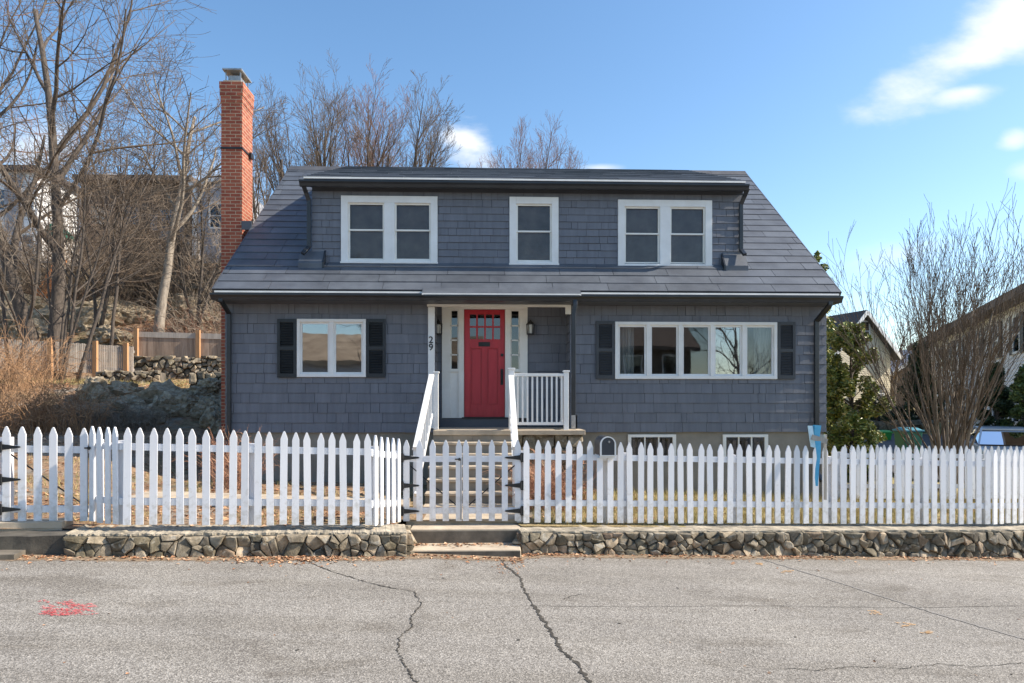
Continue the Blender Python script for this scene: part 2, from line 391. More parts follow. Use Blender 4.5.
ELEV = math.radians(40); AZF = math.radians(1.5)      # sun to the right, a hair in front of the facade
sun_dir = Vector((math.cos(ELEV) * math.cos(AZF), -math.cos(ELEV) * math.sin(AZF), math.sin(ELEV)))
sl = bpy.data.lights.new('sun', 'SUN'); so = bpy.data.objects.new('sun', sl); COL.objects.link(so)
sl.energy = 4.2; sl.angle = math.radians(0.53); sl.color = (1.0, 0.93, 0.83)
sl.color = (1.0, 0.9, 0.77); so.rotation_euler = (-sun_dir).to_track_quat('-Z', 'Y').to_euler()

w = bpy.data.worlds.new('World'); scene.world = w; w.use_nodes = True
nt = w.node_tree; bg = nt.nodes['Background']; bg.inputs['Strength'].default_value = 0.125
sky = nt.nodes.new('ShaderNodeTexSky'); sky.sky_type = 'NISHITA'; sky.sun_disc = False
sky.sun_elevation = ELEV; sky.sun_rotation = PI / 2 + AZF
sky.air_density = 1.0; sky.dust_density = 0.6; sky.ozone_density = 1.2
tc = nt.nodes.new('ShaderNodeTexCoord'); sp = nt.nodes.new('ShaderNodeSeparateXYZ'); nt.links.new(tc.outputs['Generated'], sp.inputs[0])
ys = math_n(nt, 'MAXIMUM', sp.outputs[1], 0.05)
uu = math_n(nt, 'DIVIDE', sp.outputs[0], ys); vv = math_n(nt, 'DIVIDE', sp.outputs[2], ys)
cb = nt.nodes.new('ShaderNodeCombineXYZ'); nt.links.new(uu, cb.inputs[0]); nt.links.new(vv, cb.inputs[1])
n1 = nt.nodes.new('ShaderNodeTexNoise'); n1.inputs['Scale'].default_value = 7; n1.inputs['Detail'].default_value = 7; n1.inputs['Roughness'].default_value = 0.55
st = nt.nodes.new('ShaderNodeMapping'); st.inputs['Scale'].default_value = (0.6, 1.3, 1); st.inputs['Rotation'].default_value = (0, 0, math.radians(-25)); nt.links.new(cb.outputs[0], st.inputs[0])
nt.links.new(st.outputs[0], n1.inputs['Vector'])
def cloud(px, py, rx, ry, ang, amp, soft=1.0):
    p = at(px, py, 1.0); cu, cv = p.x, p.z - EYE
    a = math.radians(ang); ca, sa = math.cos(a), math.sin(a)
    du = math_n(nt, 'SUBTRACT', uu, cu); dv = math_n(nt, 'SUBTRACT', vv, cv)
    e1 = math_n(nt, 'ADD', math_n(nt, 'MULTIPLY', du, ca * F / rx), math_n(nt, 'MULTIPLY', dv, sa * F / rx))
    e2 = math_n(nt, 'ADD', math_n(nt, 'MULTIPLY', du, -sa * F / ry), math_n(nt, 'MULTIPLY', dv, ca * F / ry))
    r = math_n(nt, 'SQRT', math_n(nt, 'ADD', math_n(nt, 'MULTIPLY', e1, e1), math_n(nt, 'MULTIPLY', e2, e2)))
    q = math_n(nt, 'SUBTRACT', math_n(nt, 'SUBTRACT', 1.0, r), math_n(nt, 'MULTIPLY', math_n(nt, 'SUBTRACT', n1.outputs['Fac'], 0.5), 2.6))
    mr = nt.nodes.new('ShaderNodeMapRange'); mr.interpolation_type = 'SMOOTHSTEP'
    mr.inputs['From Min'].default_value = 0.0; mr.inputs['From Max'].default_value = soft; mr.inputs['To Max'].default_value = amp
    nt.links.new(q, mr.inputs['Value'])
    return mr.outputs[0]
cl = None
for a in [(970, 58, 130, 36, 24, 0.95), (1015, 30, 110, 48, 22, 0.95), (970, 92, 62, 15, 8, 0.8), (1014, 141, 26, 13, 12, 0.7), (468, 145, 50, 32, -25, 0.97, 0.6), (600, 168, 26, 6, 0, 0.6),
          (45, 150, 60, 30, 0, 0.6), (215, 190, 60, 45, 0, 0.55), (900, 255, 80, 22, 10, 0.35), (1030, 170, 40, 14, 0, 0.4)]:
    k = cloud(*a); cl = k if cl is None else math_n(nt, 'MAXIMUM', cl, k)
cl = math_n(nt, 'MULTIPLY', cl, math_n(nt, 'GREATER_THAN', sp.outputs[1], 0.05))
hs = nt.nodes.new('ShaderNodeHueSaturation'); hs.inputs['Saturation'].default_value = 1.16; hs.inputs['Hue'].default_value = 0.497; nt.links.new(sky.outputs[0], hs.inputs['Color'])
colr = mixc(nt, cl, hs.outputs[0], (4.9, 5.0, 5.15))
nt.links.new(colr, bg.inputs['Color'])

vs = scene.view_settings; vs.view_transform = 'Standard'; vs.look = 'None'; vs.gamma = 1.0; vs.exposure = 0.92
try: vs.use_curve_mapping = False
except Exception: pass

# ------------------------------------------------------------------ terrain, road
def front_y(x):
    return interp([(-80, -6.0), (-4.57, 7.75), (-1.2, 8.3), (-1.14, 8.93), (0.33, 8.93), (0.40, 8.68), (7.1, 9.62), (80, 21.0)], x)
def base_z(x):
    if x > 9: return 0.07 - 0.034 * 9 - 0.045 * (x - 9) * 0.4
    return 0.07 - 0.034 * x
LP = [(7, 0.0), (10, 0.12), (13, 0.45), (16, 0.65), (17.0, 0.8), (18.8, 1.5), (20.5, 1.7), (25.2, 2.0), (26.0, 2.8), (30, 4.5), (40, 9.2), (55, 12.0), (90, 13.5), (300, 16)]
RP = [(9, 0.0), (12, 0.0), (22, 0.25), (30, 0.7), (38, 1.3), (46, 1.75), (80, 2.2), (300, 4)]
def ground_z(x, y):
    z = base_z(max(-12, min(x, 20)))
    wl = smooth01((-5.3 - x) / 1.8)
    wb = smooth01((16 - x) / 20.0)
    k = smooth01((y - 20.5) / 5.0)
    wv = wl * (1 - k) + max(wl, wb) * k
    l = interp(LP, y); r = interp(RP, y) * smooth01((x - 5) / 4) 
    n = 0.0
    if y > 16:
        n = noise.noise(Vector((x * 0.35, y * 0.35, 0.3))) * 0.5 * max(0, min(1, (y - 26) / 3)) * wv + noise.noise(Vector((x * 1.1, y * 1.1, 5))) * (0.05 if y < 26 else 0.18) * wv
    return z + l * wv + r * (1 - wv) + n
xs = []
x = -80.0
while x < 80:
    xs.append(x)
    ax_ = abs(x)
    x += 3.0 if ax_ > 34 else (1.2 if ax_ > 18 else 0.45)
xs = sorted(set(xs + [-4.57, -1.2, -1.14, 0.33, 0.40]))
ts = [0, 0.2, 0.4, 0.7, 1, 1.4, 1.8, 2.2, 2.7, 3.2]
t = 3.8
while t < 40: ts.append(t); t += 0.6
while t < 290: ts.append(t); t *= 1.12
V = []; Fc = []
for xx in xs:
    f0 = front_y(xx)
    for tt in ts:
        V.append((xx, f0 + tt, ground_z(xx, f0 + tt)))
nT = len(ts)
for i in range(len(xs) - 1):
    for j in range(nT - 1):
        a = i * nT + j
        Fc.append((a, a + nT, a + nT + 1, a + 1))
mb = MB(); mb.v = V; mb.f = Fc
tag(mb.build('ground', 'ground', smooth=True), kind='structure')

mb = MB()
gx = [-90 + 6 * i for i in range(31)]
for xx in gx:
    for yy in (-60, -10, 0, 5, 10, 16, 24, 60):
        mb.v.append((xx, yy, road_z(xx) + (0 if yy < 20 else -0.5)))
for i in range(len(gx) - 1):
    for j in range(7):
        a = i * 8 + j
        mb.f.append((a, a + 8, a + 9, a + 1))
tag(mb.build('road', 'road'), kind='structure')
mb = MB(); mb.v = [(-900, -900, -9), (900, -900, -9), (900, 1500, -9), (-900, 1500, -9)]; mb.f = [(0, 1, 2, 3)]
tag(mb.build('far_ground', 'soil'), kind='structure')

for nm, lo, hi in (('paint_red', 0.44, 0.58), ('paint_orange', 0.36, 0.56)):
    nt_ = M[nm].node_tree; bb = nt_.nodes['Principled BSDF']
    nt_.links.new(ramp(nt_, noise_tex(nt_, 60, 5, 0.7), [(lo, (0, 0, 0)), (hi, (0.9, 0.9, 0.9))]), bb.inputs['Alpha'])
mdt, nt_, bb, _ = new_mat('roadside_grit'); M['grit'] = mdt
nt_.links.new(ramp(nt_, noise_tex(nt_, 30, 5, 0.7), [(0.3, (0.12, 0.08, 0.05)), (0.7, (0.42, 0.31, 0.2))]), bb.inputs['Base Color']); bb.inputs['Roughness'].default_value = 1
tcx = nt_.nodes.new('ShaderNodeAttribute'); tcx.attribute_name = 'edge'
al = math_n(nt_, 'SUBTRACT', math_n(nt_, 'ADD', math_n(nt_, 'MULTIPLY', tcx.outputs['Fac'], 1.1), noise_tex(nt_, 4, 6, 0.7)), 0.95)
nt_.links.new(ramp(nt_, al, [(0.0, (0, 0, 0)), (0.22, (0.9, 0.9, 0.9))]), bb.inputs['Alpha'])
# cracks and paint: ribbons lying on the road
def ribbon(mb, pix, w0, w1, rnd, jit=0.02, sub=7, lift=0.004):
    pts = [on_road(*p) for p in pix]
    dense = []
    for a, b in zip(pts, pts[1:]):
        n = max(2, int((b - a).length / 0.05)) if sub == 0 else sub
        for i in range(n):
            t = i / n
            p = a.lerp(b, t)
            if i: p += Vector((rnd.uniform(-jit, jit), rnd.uniform(-jit, jit), 0))
            dense.append(p)
    dense.append(pts[-1])
    n0 = len(mb.v)
    for i, p in enumerate(dense):
        d = (dense[min(i + 1, len(dense) - 1)] - dense[max(i - 1, 0)]); d.z = 0; d.normalize()
        nn = Vector((-d.y, d.x, 0)); ww = rnd.uniform(w0, w1) / 2
        if i in (0, len(dense) - 1): ww *= 0.2
        for s in (-1, 1):
            q = p + nn * ww * s
            mb.v.append((q.x, q.y, road_z(q.x) + lift))
    for i in range(len(dense) - 1):
        a = n0 + 2 * i
        mb.f.append((a, a + 1, a + 3, a + 2))
rnd = random.Random(4)
mb = MB()
ribbon(mb, [(497, 553), (505, 566), (520, 577), (524, 590), (538, 612), (552, 633), (560, 650), (575, 662), (590, 683), (600, 700)], 0.006, 0.04, rnd, 0.014, 14)
ribbon(mb, [(297, 557), (330, 571), (355, 579), (380, 586), (415, 592), (421, 605), (410, 618), (412, 626), (399, 638), (398, 652), (404, 664), (412, 676), (420, 690)], 0.003, 0.02, rnd, 0.013, 12)
ribbon(mb, [(785, 668), (815, 671), (855, 667), (900, 669), (940, 664), (975, 667), (1030, 663)], 0.003, 0.009, rnd, 0.012, 12)
ribbon(mb, [(563, 600), (572, 596), (583, 594)], 0.004, 0.01, rnd, 0.01)
ribbon(mb, [(525, 606), (640, 607), (760, 606), (900, 608), (1030, 606)], 0.004, 0.009, rnd, 0.01)
for px, py in ((296, 650), (442, 578), (1010, 674), (676, 588), (517, 640), (618, 623), (794, 637)):
    ribbon(mb, [(px, py), (px + 3, py + 0.6)], 0.02, 0.03, rnd, 0.004, 3)
tag(mb.build('road_crack', 'crack'), kind='structure')
mb = MB(); ribbon(mb, [(757, 558), (830, 580), (930, 612), (1040, 644)], 0.02, 0.05, rnd, 0.012, 40)
tag(mb.build('road_seam', 'seam'), kind='structure')
mb = MB()
for k in range(46):
    x0 = rnd.uniform(38, 84); y0 = rnd.uniform(602, 615); L = rnd.uniform(8, 22)
    ribbon(mb, [(x0, y0), (min(x0 + L * 0.5, 97), y0 + rnd.uniform(-2, 2.5)), (min(x0 + L, 98), y0 + rnd.uniform(-4, 4))], 0.008, 0.03, rnd, 0.012, 5, 0.006)
tag(mb.build('utility_marking', 'paint_red'), 'scribbled red spray paint utility marking on the asphalt', 'road marking')
FML = ['faded pale orange paint blotch at the left end of the road trio', 'widest faded orange paint blotch on the right side of the road', 'small faded orange paint blotch right of the widest one', 'faint orange paint smudge near the stone wall above the tar seam', 'tiny faint orange paint smudge closest to the stone wall']
for fm, (cx, cy, s) in enumerate(((872, 613, 7), (902, 625, 9), (924, 633, 5), (785, 572, 4), (757, 564, 3))):
    mb = MB()
    for k in range(9):
        x0 = cx + rnd.uniform(-s, s); y0 = cy + rnd.uniform(-s * 0.3, s * 0.3)
        ribbon(mb, [(x0, y0), (x0 + rnd.uniform(2, 7), y0 + rnd.uniform(-1, 1.5))], 0.01, 0.04, rnd, 0.01, 3, 0.006)
    tag(mb.build('faded_marking', 'paint_orange'), FML[fm], 'road marking', 'faded orange paint marks on the road')

# ------------------------------------------------------------------ stone walls
def clip(poly, nx, ny, d):
    out = []
    for i in range(len(poly)):
        a = poly[i]; b = poly[(i + 1) % len(poly)]
        da = a[0] * nx + a[1] * ny - d; db = b[0] * nx + b[1] * ny - d
        if da <= 0: out.append(a)
        if da * db < 0:
            t = da / (da - db); out.append((a[0] + (b[0] - a[0]) * t, a[1] + (b[1] - a[1]) * t))
    return out
def voronoi(L, Hh, cell, rnd, asp=1.35):
    pts = []
    ny = max(1, round(Hh / cell)); nx = max(2, int(L / (cell * asp)))
    for i in range(nx):
        for j in range(ny):
            if rnd.random() < 0.22: continue
            pts.append(((i + 0.5 + rnd.uniform(-0.5, 0.5) + 0.25 * (j % 2)) * L / nx, (j + 0.5 + rnd.uniform(-0.5, 0.5)) * Hh / ny))
    cells = []
    for p in pts:
        poly = [(0, 0), (L, 0), (L, Hh), (0, Hh)]
        for q in pts:
            if q is p or abs(q[0] - p[0]) > cell * 5: continue
            nx_, ny_ = q[0] - p[0], q[1] - p[1]
            d = ((q[0] ** 2 + q[1] ** 2) - (p[0] ** 2 + p[1] ** 2)) / 2
            poly = clip(poly, nx_, ny_, d)
            if len(poly) < 3: break
        if len(poly) >= 3: cells.append(poly)
    return cells
def stone_face(mb, A, B, zb, zt, cell, rnd, depth=0.07, gap=0.008, rag=0.0):
    """A,B: ground-plan end points of the front line; zb,zt functions of t"""
    A = Vector(A); B = Vector(B); L = (B - A).length; d = (B - A) / L
    n = Vector((d.y, -d.x))       # towards the viewer side
    Hh = zt(0.5) - zb(0.5)
    for poly in voronoi(L, Hh, cell, rnd):
        cx = sum(p[0] for p in poly) / len(poly); cy = sum(p[1] for p in poly) / len(poly)
        r = max(math.hypot(p[0] - cx, p[1] - cy) for p in poly)
        # insert midpoints, wobble
        ring = []
        for i in range(len(poly)):
            a = poly[i]; b = poly[(i + 1) % len(poly)]
            ring.append(a)
            if math.hypot(a[0] - b[0], a[1] - b[1]) > 0.05: ring.append(((a[0] + b[0]) / 2 + (a[0] + b[0] - 2 * cx) * 0.02, (a[1] + b[1]) / 2 + (a[1] + b[1] - 2 * cy) * 0.02))
        k = len(ring); n0 = len(mb.v); dep = depth * rnd.uniform(0.45, 1.25); tx = rnd.uniform(-0.5, 0.5); ty = rnd.uniform(-0.6, 0.4)
        lift = rnd.uniform(-rag, rag) if cy > Hh * 0.6 else 0
        for (sc, dd) in ((1, -0.15), (0.985, dep * 0.45), (0.88, dep * 0.9), (0.6, dep)):
            for i, p in enumerate(ring):
                s_ = max(0.2, 1 - gap / max(r, 0.02)) * sc * (1 + rnd.uniform(-0.09, 0.09))
                x_ = cx + (p[0] - cx) * s_; y_ = cy + (p[1] - cy) * s_
                t = x_ / L
                zz = zb(t) + (zt(t) - zb(t)) * (y_ / Hh) + lift
                off = dd + (tx * (x_ - cx) + ty * (y_ - cy) if dd > 0 else 0)
                q = A + d * x_ + n * off
                mb.v.append((q.x, q.y, zz))
        for lv in range(3):
            for i in range(k):
                j = (i + 1) % k
                mb.f.append((n0 + lv * k + i, n0 + lv * k + j, n0 + (lv + 1) * k + j, n0 + (lv + 1) * k + i))
        mb.f.append(tuple(n0 + 3 * k + i for i in range(k)))
def slab_line(mb, A, B, back, zb, zt, n, rnd, jit=0.0, out=0.0):
    sd = rnd.uniform(0, 90)
    def nz(t, o): return (noise.noise(Vector((t * 60, sd, o))) * 1.5 + noise.noise(Vector((t * 170, sd, o))) * .8)
    A = Vector(A); B = Vector(B); d = (B - A).normalized(); nn = Vector((d.y, -d.x)); n0 = len(mb.v)
    for i in range(n + 1):
        t = i / n; p = A.lerp(B, t)
        f_ = p + nn * (out + jit * nz(t, 0)); b_ = p - nn * back
        z1 = zt(t) + jit * 0.5 * nz(t, 7)
        mb.v += [(f_.x, f_.y, zb(t)), (f_.x, f_.y, z1), (b_.x, b_.y, z1), (b_.x, b_.y, zb(t))]
    for i in range(n):
        a = n0 + i * 4
        for q in range(4):
            r = (q + 1) % 4
            mb.f.append((a + q, a + 4 + q, a + 4 + r, a + r))
    mb.f.append((n0, n0 + 1, n0 + 2, n0 + 3)); e = n0 + n * 4; mb.f.append((e + 3, e + 2, e + 1, e))

WL_A = (ax(65, 7.38), 7.38); WL_B = (ax(407, 8.0), 8.0)
WR_A = (ax(521, 8.38), 8.38); WR_B = (9.6, 9.66)
def stone_wall(name, label, A, B, z_top_a, z_top_b, seed, cell=0.083, ends=()):
    rnd = random.Random(seed)
    th = thing(name, label, 'stone wall', (A[0], A[1], road_z(A[0])))
    zb = lambda t: road_z(A[0] + (B[0] - A[0]) * t) - 0.03
    zt = lambda t: z_top_a + (z_top_b - z_top_a) * t - 0.035
    mb = MB(); stone_face(mb, A, B, zb, zt, cell, rnd, 0.065, 0.004, 0.012)
    d = (Vector(B) - Vector(A)).normalized(); nb = Vector((-d.y, d.x))
    for e in ends:
        if e == 'b': stone_face(mb, Vector(B), Vector(B) + nb * 0.62, lambda t: zb(1), lambda t: zt(1), cell, rnd, 0.07)
        if e == 'a': stone_face(mb, Vector(A) + nb * 0.62, Vector(A), lambda t: zb(0), lambda t: zt(0), cell, rnd, 0.07)
    mb.build('stone_face', 'stone', th)
    mb = MB(); slab_line(mb, A, B, 0.62, lambda t: zb(t) - 0.05, lambda t: zt(t) + 0.002, 60, rnd, 0.0, -0.006)
    mb.build('core', 'mortar', th)
    mb = MB(); slab_line(mb, A, B, 0.55, lambda t: zt(t) + 0.0, lambda t: zt(t) + 0.022, 260, rnd, 0.016, 0.0)
    mb.build('coping', 'cap', th)
    return th
stone_wall('stone_wall', 'low fieldstone retaining wall left of the centre gate steps', WL_A, WL_B, 0.245, 0.13, 11, ends='b')
stone_wall('stone_wall', 'long low fieldstone retaining wall right of the centre gate steps', WR_A, WR_B, 0.06, -0.2, 12, ends='a')
# curb and slab at the left gate
mb = MB(); rnd = random.Random(3)
slab_line(mb, (-8.5, 6.75), (WL_A[0] - 0.01, WL_A[1] + 0.03), 0.5, lambda t: -0.1, lambda t: 0.29 - 0.08 * t, 24, rnd, 0.012, 0)
M['curb'] = simple('blackened_concrete', (0.05, 0.045, 0.037), (0.13, 0.115, 0.09), 6, 0.95, 0.7, 50)
tag(mb.build('curb', 'curb'), 'dark weathered concrete curb under the left gate', 'curb')
mb = MB(); slab_line(mb, (-8.5, 6.5), (WL_A[0] - 0.35, 7.12), 0.25, lambda t: -0.1, lambda t: road_z(-8.5 + 3.4 * t) + 0.045, 24, rnd, 0.01, 0)
tag(mb.build('gutter_slab', 'concrete_dark'), kind='structure')
mb = MB(); slab_line(mb, (-8.3, 7.15), (-4.75, 7.72), 0.3, lambda t: 0.1, lambda t: 0.335 - 0.03 * t, 14, rnd, 0.01, 0)
tag(mb.build('gate_sill', 'concrete'), 'pale concrete sill under the left picket gate', 'sill')
# entrance steps at the centre gate
st_ = thing('entrance_steps', 'two worn concrete steps below the centre picket gate', 'steps', (-0.3, 8.2, road_z(-0.3)))
mb = MB(); mb.box(ax(410, 8.6), ax(521, 8.6), 8.58, 8.93, -0.3, 0.045); mb.build('landing', 'concrete', st_, bevel=0.012)
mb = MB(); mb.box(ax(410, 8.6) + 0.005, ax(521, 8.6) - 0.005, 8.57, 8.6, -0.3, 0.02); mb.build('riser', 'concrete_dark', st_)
mb = MB(); mb.box(ax(404, 8.16), ax(521, 8.16), 8.14, 8.57, -0.35, -0.125); mb.build('tread', 'concrete', st_, bevel=0.015)
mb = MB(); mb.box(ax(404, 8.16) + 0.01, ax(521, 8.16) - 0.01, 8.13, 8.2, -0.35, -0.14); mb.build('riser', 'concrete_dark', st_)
# walkways in the yard
mb = MB(); mb.box(-1.1, 0.38, 8.95, 10.0, -0.1, 0.1)
tag(mb.build('path', 'concrete'), kind='structure')
mb = MB()
rnd = random.Random(8)
for i in range(6):
    x0 = -5.0 + i * 0.64
    zz = base_z(x0) + 0.1
    mb.hexa([(x0, 9.45, zz - .2), (x0 + .6, 9.5, zz - .2), (x0 + .61, 10.15, zz - .2), (x0 - .01, 10.12, zz - .2), (x0, 9.45, zz), (x0 + .6, 9.5, zz - .01), (x0 + .61, 10.15, zz - .01), (x0 - .01, 10.12, zz)])
tag(mb.build('path', 'concrete'), kind='structure')

# ------------------------------------------------------------------ picket fences
def picket_mesh(h, w=0.078, t=0.02, mat='vinyl', tip=0.09):
    mb = MB(); hw = w / 2
    pr = [(-hw, 0), (hw, 0), (hw, h - tip), (hw * 0.55, h - tip * 0.42), (hw * 0.22, h - 0.006), (0, h), (-hw * 0.22, h - 0.006), (-hw * 0.55, h - tip * 0.42), (-hw, h - tip)]
    mb.prism([(x, 0, z) for x, z in pr], (0, 0, 0), (0, t, 0))
    me = mb.mesh('picket', M[mat])
    return me
PK = picket_mesh(1.07)
PK2 = picket_mesh(1.0, 0.07)
fr = random.Random(77)
def fence_run(parent, A, B, za, zb, n, me=PK, skip=(), top=1.07, rails=(0.235, 0.8), first=0.5, flip=False, posts=(0, 1), lowcut=(), mat='vinyl', rl=0.075):
    """pickets stand in front of the rails; A,B plan points"""
    A = Vector(A); B = Vector(B); d = (B - A); L = d.length; d /= L; ang = math.atan2(d.y, d.x)
    nb = Vector((-d.y, d.x))
    for i in range(n):
        t = (i + first) / n
        p = A + d * (L * t) + d * fr.uniform(-0.006, 0.006)
        z = za + (zb - za) * t
        if i in skip: continue
        m_ = me
        if i in lowcut: m_ = PKCUT
        o = inst('picket', m_, parent, (p.x, p.y, z + fr.uniform(-0.006, 0.006)), ang + fr.uniform(-0.05, 0.05))
        o.rotation_euler[1] = fr.uniform(-0.012, 0.012)
    off = nb * 0.042
    for rz in rails:
        hh = top * rz
        mb = MB(); mb.bar((A.x + off.x, A.y + off.y, za + hh), (B.x + off.x, B.y + off.y, zb + hh), 0.038, rl)
        mb.build('rail', mat, parent)
    for t in posts:
        p = A + d * (L * t) + nb * 0.115
        z = za + (zb - za) * t
        mb = MB(); mb.box(p.x - 0.045, p.x + 0.045, p.y - 0.045, p.y + 0.045, z - 0.01, z + top * 0.86)
        mb.build('post', mat, parent)
mbc = MB(); mbc.prism([(-.039, 0, 0), (.039, 0, 0), (.039, 0, .86), (-.039, 0, .86)], (0, 0, 0), (0, .02, 0)); PKCUT = mbc.mesh('picket', M['vinyl'])

def fy_left(x): return 7.53 + 0.163 * (x + 4.74)
FA = (ax(119.5, 7.62), 7.62); FB = (ax(374, 8.08), 8.08)
GA = (ax(402.5, 8.86), 8.86)      # left end of the centre gate
GB = (ax(521.5, 8.83), 8.83)
FC = (ax(992, 9.56), 9.56)
def zf_l(x): return 0.312 - 0.037 * (x + 4.74)
fl = thing('picket_fence', 'white picket fence between the left gate and the centre gate', 'fence', (FA[0], FA[1], zf_l(FA[0])))
fence_run(fl, FA, FB, zf_l(FA[0]), zf_l(FB[0]), 20, posts=(0.0, 0.5, 1.0))
fence_run(fl, FB, GA, zf_l(FB[0]) - 0.01, 0.085, 5, me=PK, posts=(1.0,), first=0.45)
LG = (ax(88, 7.86), 7.86)
fence_run(fl, LG, FA, 0.285, zf_l(FA[0]), 4, posts=(0.0,), first=0.45)

frt = thing('picket_fence', 'long white picket fence right of the centre gate', 'fence', (GB[0], GB[1], 0.08))
# match picket spacing: 0.14 m
Lr = (Vector(FC) - Vector(GB)).length; nr = int(round(Lr / 0.139))
pm = (ax(609, 8.93) - GB[0]) / (FC[0] - GB[0]) * nr
fence_run(frt, GB, FC, 0.078, -0.105, nr, posts=(0.0, 0.21, 0.43, 0.64, 0.85, 1.0), lowcut=(int(pm) - 1, int(pm)))
fence_run(frt, FC, (10.0, 10.42), -0.105, -0.2, 22, posts=(0.45, 1.0))
fbk = thing('picket_fence', 'second row of white pickets behind the right end of the front fence', 'fence', (6.45, 12.3, -0.1))
nbk = 42
fence_run(fbk, (6.45, 12.35), (11.8, 12.75), -0.13, -0.2, nbk, me=PK2, posts=(0, 0.25, 0.5, 0.75, 1.0), top=1.0)
flo = thing('picket_fence', 'white picket fence at the far left edge beside the left gate hinges', 'fence', (-6.9, 7.5, 0.3))
fence_run(flo, (-7.4, 7.5), (ax(1, 7.72), 7.72), 0.37, 0.32, 11, posts=(0, 1.0))

def hinge(parent, x, y, z, s):
    mb = MB()
    mb.box(min(x, x - s * 0.035), max(x, x - s * 0.035), y - 0.012, y - 0.003, z - 0.062, z + 0.062)
    mb.prism([(0, 0, -0.032), (s * 0.0, 0, 0.032), (s * 0.19, 0, 0.01), (s * 0.205, 0, 0), (s * 0.19, 0, -0.01)], (x + s * 0.004, y - 0.012, z), (x + s * 0.004, y - 0.004, z))
    mb.tube([(x, y - 0.012, z - 0.05), (x, y - 0.012, z + 0.05)], 0.009, 8)
    return mb.build('hinge', 'black', parent)
def gate(label, A, B, za, zb, n, hinge_side, latch, group=None, firstlast=0.5):
    A = Vector(A); B = Vector(B); d = B - A; L = d.length; d /= L; ang = math.atan2(d.y, d.x)
    th = thing('picket_gate', label, 'gate', (A.x, A.y, za))
    for i in range(n):
        t = (0.039 + i * (L - 0.078) / (n - 1)) / L; p = A.lerp(B, t)
        inst('picket', PK_G, th, (p.x, p.y, za + (zb - za) * t), ang)
    nb = Vector((-d.y, d.x)) * 0.042
    for hh in (0.13, 0.8):
        mb = MB(); mb.bar((A.x + nb.x, A.y + nb.y, za + hh), (B.x + nb.x, B.y + nb.y, zb + hh), 0.038, 0.075); mb.build('rail', 'vinyl', th)
    p0, p1 = (A, B) if hinge_side == 'l' else (B, A)
    mb = MB(); mb.tube([(p0.x + nb.x * 2, p0.y + nb.y * 1.5, za + 0.78), (p1.x + nb.x * 2, p1.y + nb.y * 1.5, zb + 0.13)], 0.008, 6); mb.build('brace_rod', 'black', th)
    for hh in (0.13, 0.46, 0.82):
        hinge(th, p0.x, p0.y - 0.0, za + hh, 1 if hinge_side == 'l' else -1)
    if latch:
        mb = MB(); mb.lathe([(0.018, 0), (0.02, 0.01), (0.0, 0.03)], (p1.x + latch, p1.y - 0.035, za + 0.8), 10, 'y'); mb.box(p1.x + latch - 0.06, p1.x + latch, p1.y - 0.012, p1.y - 0.004, za + 0.793, za + 0.807)
        mb.tube([(p1.x + latch * 0.4, p1.y - 0.012, za + 0.02), (p1.x + latch * 0.4, p1.y - 0.012, za + 0.8)], 0.004, 6)
        mb.build('latch', 'black', th)
    return th
PK_G = picket_mesh(1.05)
mid = (ax(462.3, 8.845), 8.845)
gate('left leaf of the centre double picket gate with black strap hinges', (ax(403.3, 8.855), 8.855), (mid[0] - 0.006, mid[1]), 0.1, 0.1, 5, 'l', -0.03)
gate('right leaf of the centre double picket gate with black strap hinges', (mid[0] + 0.006, mid[1]), (ax(520.8, 8.835), 8.835), 0.1, 0.1, 5, 'r', 0)
gate('single white picket gate at the far left with black strap hinges', (ax(2, 7.73), 7.73), (ax(87.5, 7.86), 7.86), 0.315, 0.29, 6, 'l', 0.03)

# ------------------------------------------------------------------ the house
YW = 12.7; XL = -4.86; XR = 6.33
EY = 12.3; EZ = 3.66; RY = 17.0; RZ = 7.45; RXL = -4.93; RXR = 6.40
SL = (RZ - EZ) / (RY - EY)
YD = 13.12; DXL = ax(312, YD); DXR = ax(743, YD)
ZS = 1.1          # bottom of the siding
house = thing('house', 'dark blue-gray shingled two-storey cape house with red front door and wide dormer', 'house', ((XL + XR) / 2, YW, 0.0))

def panel_holes(mb, x0, x1, z0, z1, y0, y1, holes):
    X = sorted({x0, x1, *[h[0] for h in holes], *[h[1] for h in holes]}); Z = sorted({z0, z1, *[h[2] for h in holes], *[h[3] for h in holes]})
    X = [v for v in X if x0 <= v <= x1]; Z = [v for v in Z if z0 <= v <= z1]
    for a, b in zip(X, X[1:]):
        run = None
        for c, d in zip(Z, Z[1:]):
            cx, cz = (a + b) / 2, (c + d) / 2
            if any(h[0] < cx < h[1] and h[2] < cz < h[3] for h in holes):
                if run: mb.box(a, b, y0, y1, *run); run = None
            else: run = (run[0], d) if run else (c, d)
        if run: mb.box(a, b, y0, y1, *run)

